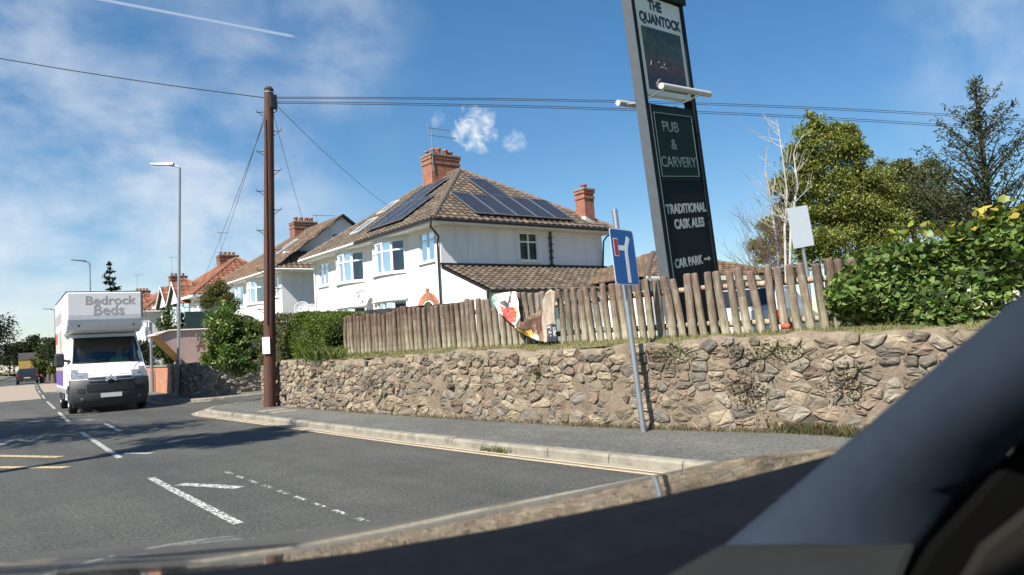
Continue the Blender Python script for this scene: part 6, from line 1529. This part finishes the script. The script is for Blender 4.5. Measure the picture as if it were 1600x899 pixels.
for (px0, py0, pts) in ((1224, 420, [(1226, 360), (1230, 300), (1222, 240), (1216, 195)]), (1230, 420, [(1236, 350), (1246, 290), (1240, 240)]), (1220, 420, [(1212, 370), (1206, 320), (1196, 262)])):
    P_ = [Vector(bb)]+[at(x, y, 21.5+R.uniform(-.4, .4)) for x, y in pts]; P_ = [p_-bb for p_ in P_]
    mb.tube(P_, [.045, .038, .03, .02, .01][:len(P_)], 7)
    for i in range(16):
        k = R.randint(1, len(P_)-2); q_ = P_[k].lerp(P_[k+1], R.random()); branches(mb, q_, Vector((R.gauss(-.25, .5), R.gauss(.2, .4), R.uniform(.3, .9))), R.uniform(.4, .8), .014, 1, .5, .3)
mb.build('trunk', 'birch_bark', bt)
for i in range(95):
    px, py = R.uniform(1135, 1225), R.uniform(318, 412); o_ = at(min(1222, px+30), min(425, py+40), 21.5)-bb
    branches(tw, o_, Vector((R.gauss(-.55, .4)*cos(yaw), R.gauss(.4, .3)*sin(yaw), R.uniform(.4, .8))), R.uniform(.35, .7), .009, 2, .5, .25)
tw.build('twigs', 'twig', bt)
# broad-leaved hedge at the right end of the fence
hp = lambda a: (8.55 if a > 4.2 else 8.55+(4.2-a)*.42)
rh_ = hedge('hedge', 'broad-leaved green hedge with yellowing leaves at the right end of the fence', -2.4, 4.75, lambda a: hp(a)-.10, lambda a: hp(a)+1.1, 1.22, lambda a: 2.30+.07*sin(a*2.6+1)+.10*sin(a*1.1), 30000, .066, (.115, .175, .048), 'leaf', acc=((.20, (.20, .26, .07)), (.18, (.03, .05, .016))), round_=.5, wob=.10, big=True, aspect=.8, var=.3, core=False)
def sprigs(root, spots, n, size, col, acc, h):
    P_ = []
    for i in range(n):
        a, p_, z = spots(); P_.append((p_-root.location.x, a-root.location.y, z-root.location.z))
    place(leaf_mesh('leaf_sprays', np.array(P_), NR.uniform(.7, 1.3, n)*size, leaf_cols(n, col, .2, acc), 'glossy_leaf', .8, .2, NR, None, True), 'leaf_sprays', root)
def ysp():
    k = R.choice([(3.05, 2.42, .10, .08), (2.6, 2.50, .12, .12), (2.2, 2.58, .08, .16), (1.9, 2.40, .12, .12), (2.35, 2.35, .2, .12), (3.6, 2.3, .25, .06)]); a = R.gauss(k[0], k[2]); return a, hp(a)-.1+abs(R.gauss(0, .12)), R.gauss(k[1], k[3])
sprigs(rh_, ysp, 260, .085, (.24, .24, .035), ((.35, (.42, .36, .06)), (.2, (.10, .16, .03))), 0)
# far trees either side of the road
def far_tree(label, px, py, rpx, d, base_z, n, col, w=1.0, sq=1.15):
    g_ = at(px, py, d); c = [pblob(px+R.gauss(0, rpx*.45), py+R.gauss(0, rpx*.40), rpx*R.uniform(.4, .62), d, 1, sq) for _ in range(8)]
    return grow('tree', label, 'tree', (g_.x, g_.y, base_z), tuple(g_), c, n//8, d/FPX*4.2, col, group='trees at the far end of the road', sub=14, spread=.24, tr=.25)
far_tree('dark tree standing at the left edge of the far road', -28, 535, 42, 95, 0, 5200, (.020, .028, .016))
far_tree('tree crown right beside the far vehicles', 34, 552, 18, 140, 0, 2600, (.050, .062, .026))
far_tree('taller dark tree at the far right roadside', 50, 545, 24, 105, 0, 3800, (.034, .048, .022))
far_tree('green tree just left of the white van', 76, 552, 24, 82, 0, 4000, (.045, .065, .024))
far_tree('low light green roadside bush left of the van', 66, 574, 13, 74, 0, 2400, (.075, .095, .03))
far_tree('bushy tree half hidden by the white van', 100, 548, 28, 70, 0, 3600, (.040, .058, .022))
far_tree('rounded tree behind the van on the right side', 222, 545, 26, 58, .3, 3000, (.022, .034, .016))
far_tree('pale green roadside hedge bush near the far lamp', 84, 578, 9, 66, 0, 1500, (.11, .12, .035))
for k, (px, d) in enumerate(((14, 170), (22, 190))): far_tree(['hazy tree at the very end of the road', 'second hazy tree at the very end of the road'][k], px, 558, 16, d, 0, 2000, (.05, .06, .035))
# trees on the left pavement, outside the frame: their shadow lies across the road
def left_tree(p, a, H, r0, n, label):
    c = [((p+R.gauss(0, r0*.55), a+R.gauss(0, r0*.6), H-r0*1.1+R.gauss(0, r0*.45)), r0*R.uniform(.45, .65), 1) for _ in range(10)]
    grow('tree', label, 'tree', (p, a, .12), (p, a, H-r0*1.2), c, n//10, .20, (.04, .065, .02), sub=12, spread=.24, tr=.22)
left_tree(-6.3, 16.2, 9.6, 2.5, 9000, 'street tree on the left verge casting its shadow over the road')
left_tree(-6.8, 20.0, 9.4, 2.2, 8000, 'further street tree on the left verge outside the picture')
left_tree(-6.3, 10.4, 11.6, 1.1, 3000, 'slender street tree on the left verge nearest the camera')
# little clump of weeds in the gutter
blades('weeds', lambda: (kerbp(7.55)-.06+R.gauss(0, .035), R.gauss(7.55, .16), .005), 160, .06, base=(.13, .10, .05), green=.45, label='small weed clump growing in the gutter')
# dry leaves and litter at the kerb
M('litter_red', (.5, .08, .05), .6, .1); lt_ = tag(MB().lathe([(0, .0), (.03, 0), (.033, .06), (.03, .10), (0, .10)], 10, T=Matrix.Rotation(pi/2, 4, 'X')).build('drink_can', 'litter_red', None), 'small red can lying under the right end of the fence', 'can'); lt_.location = (8.05, 5.15, 1.33)
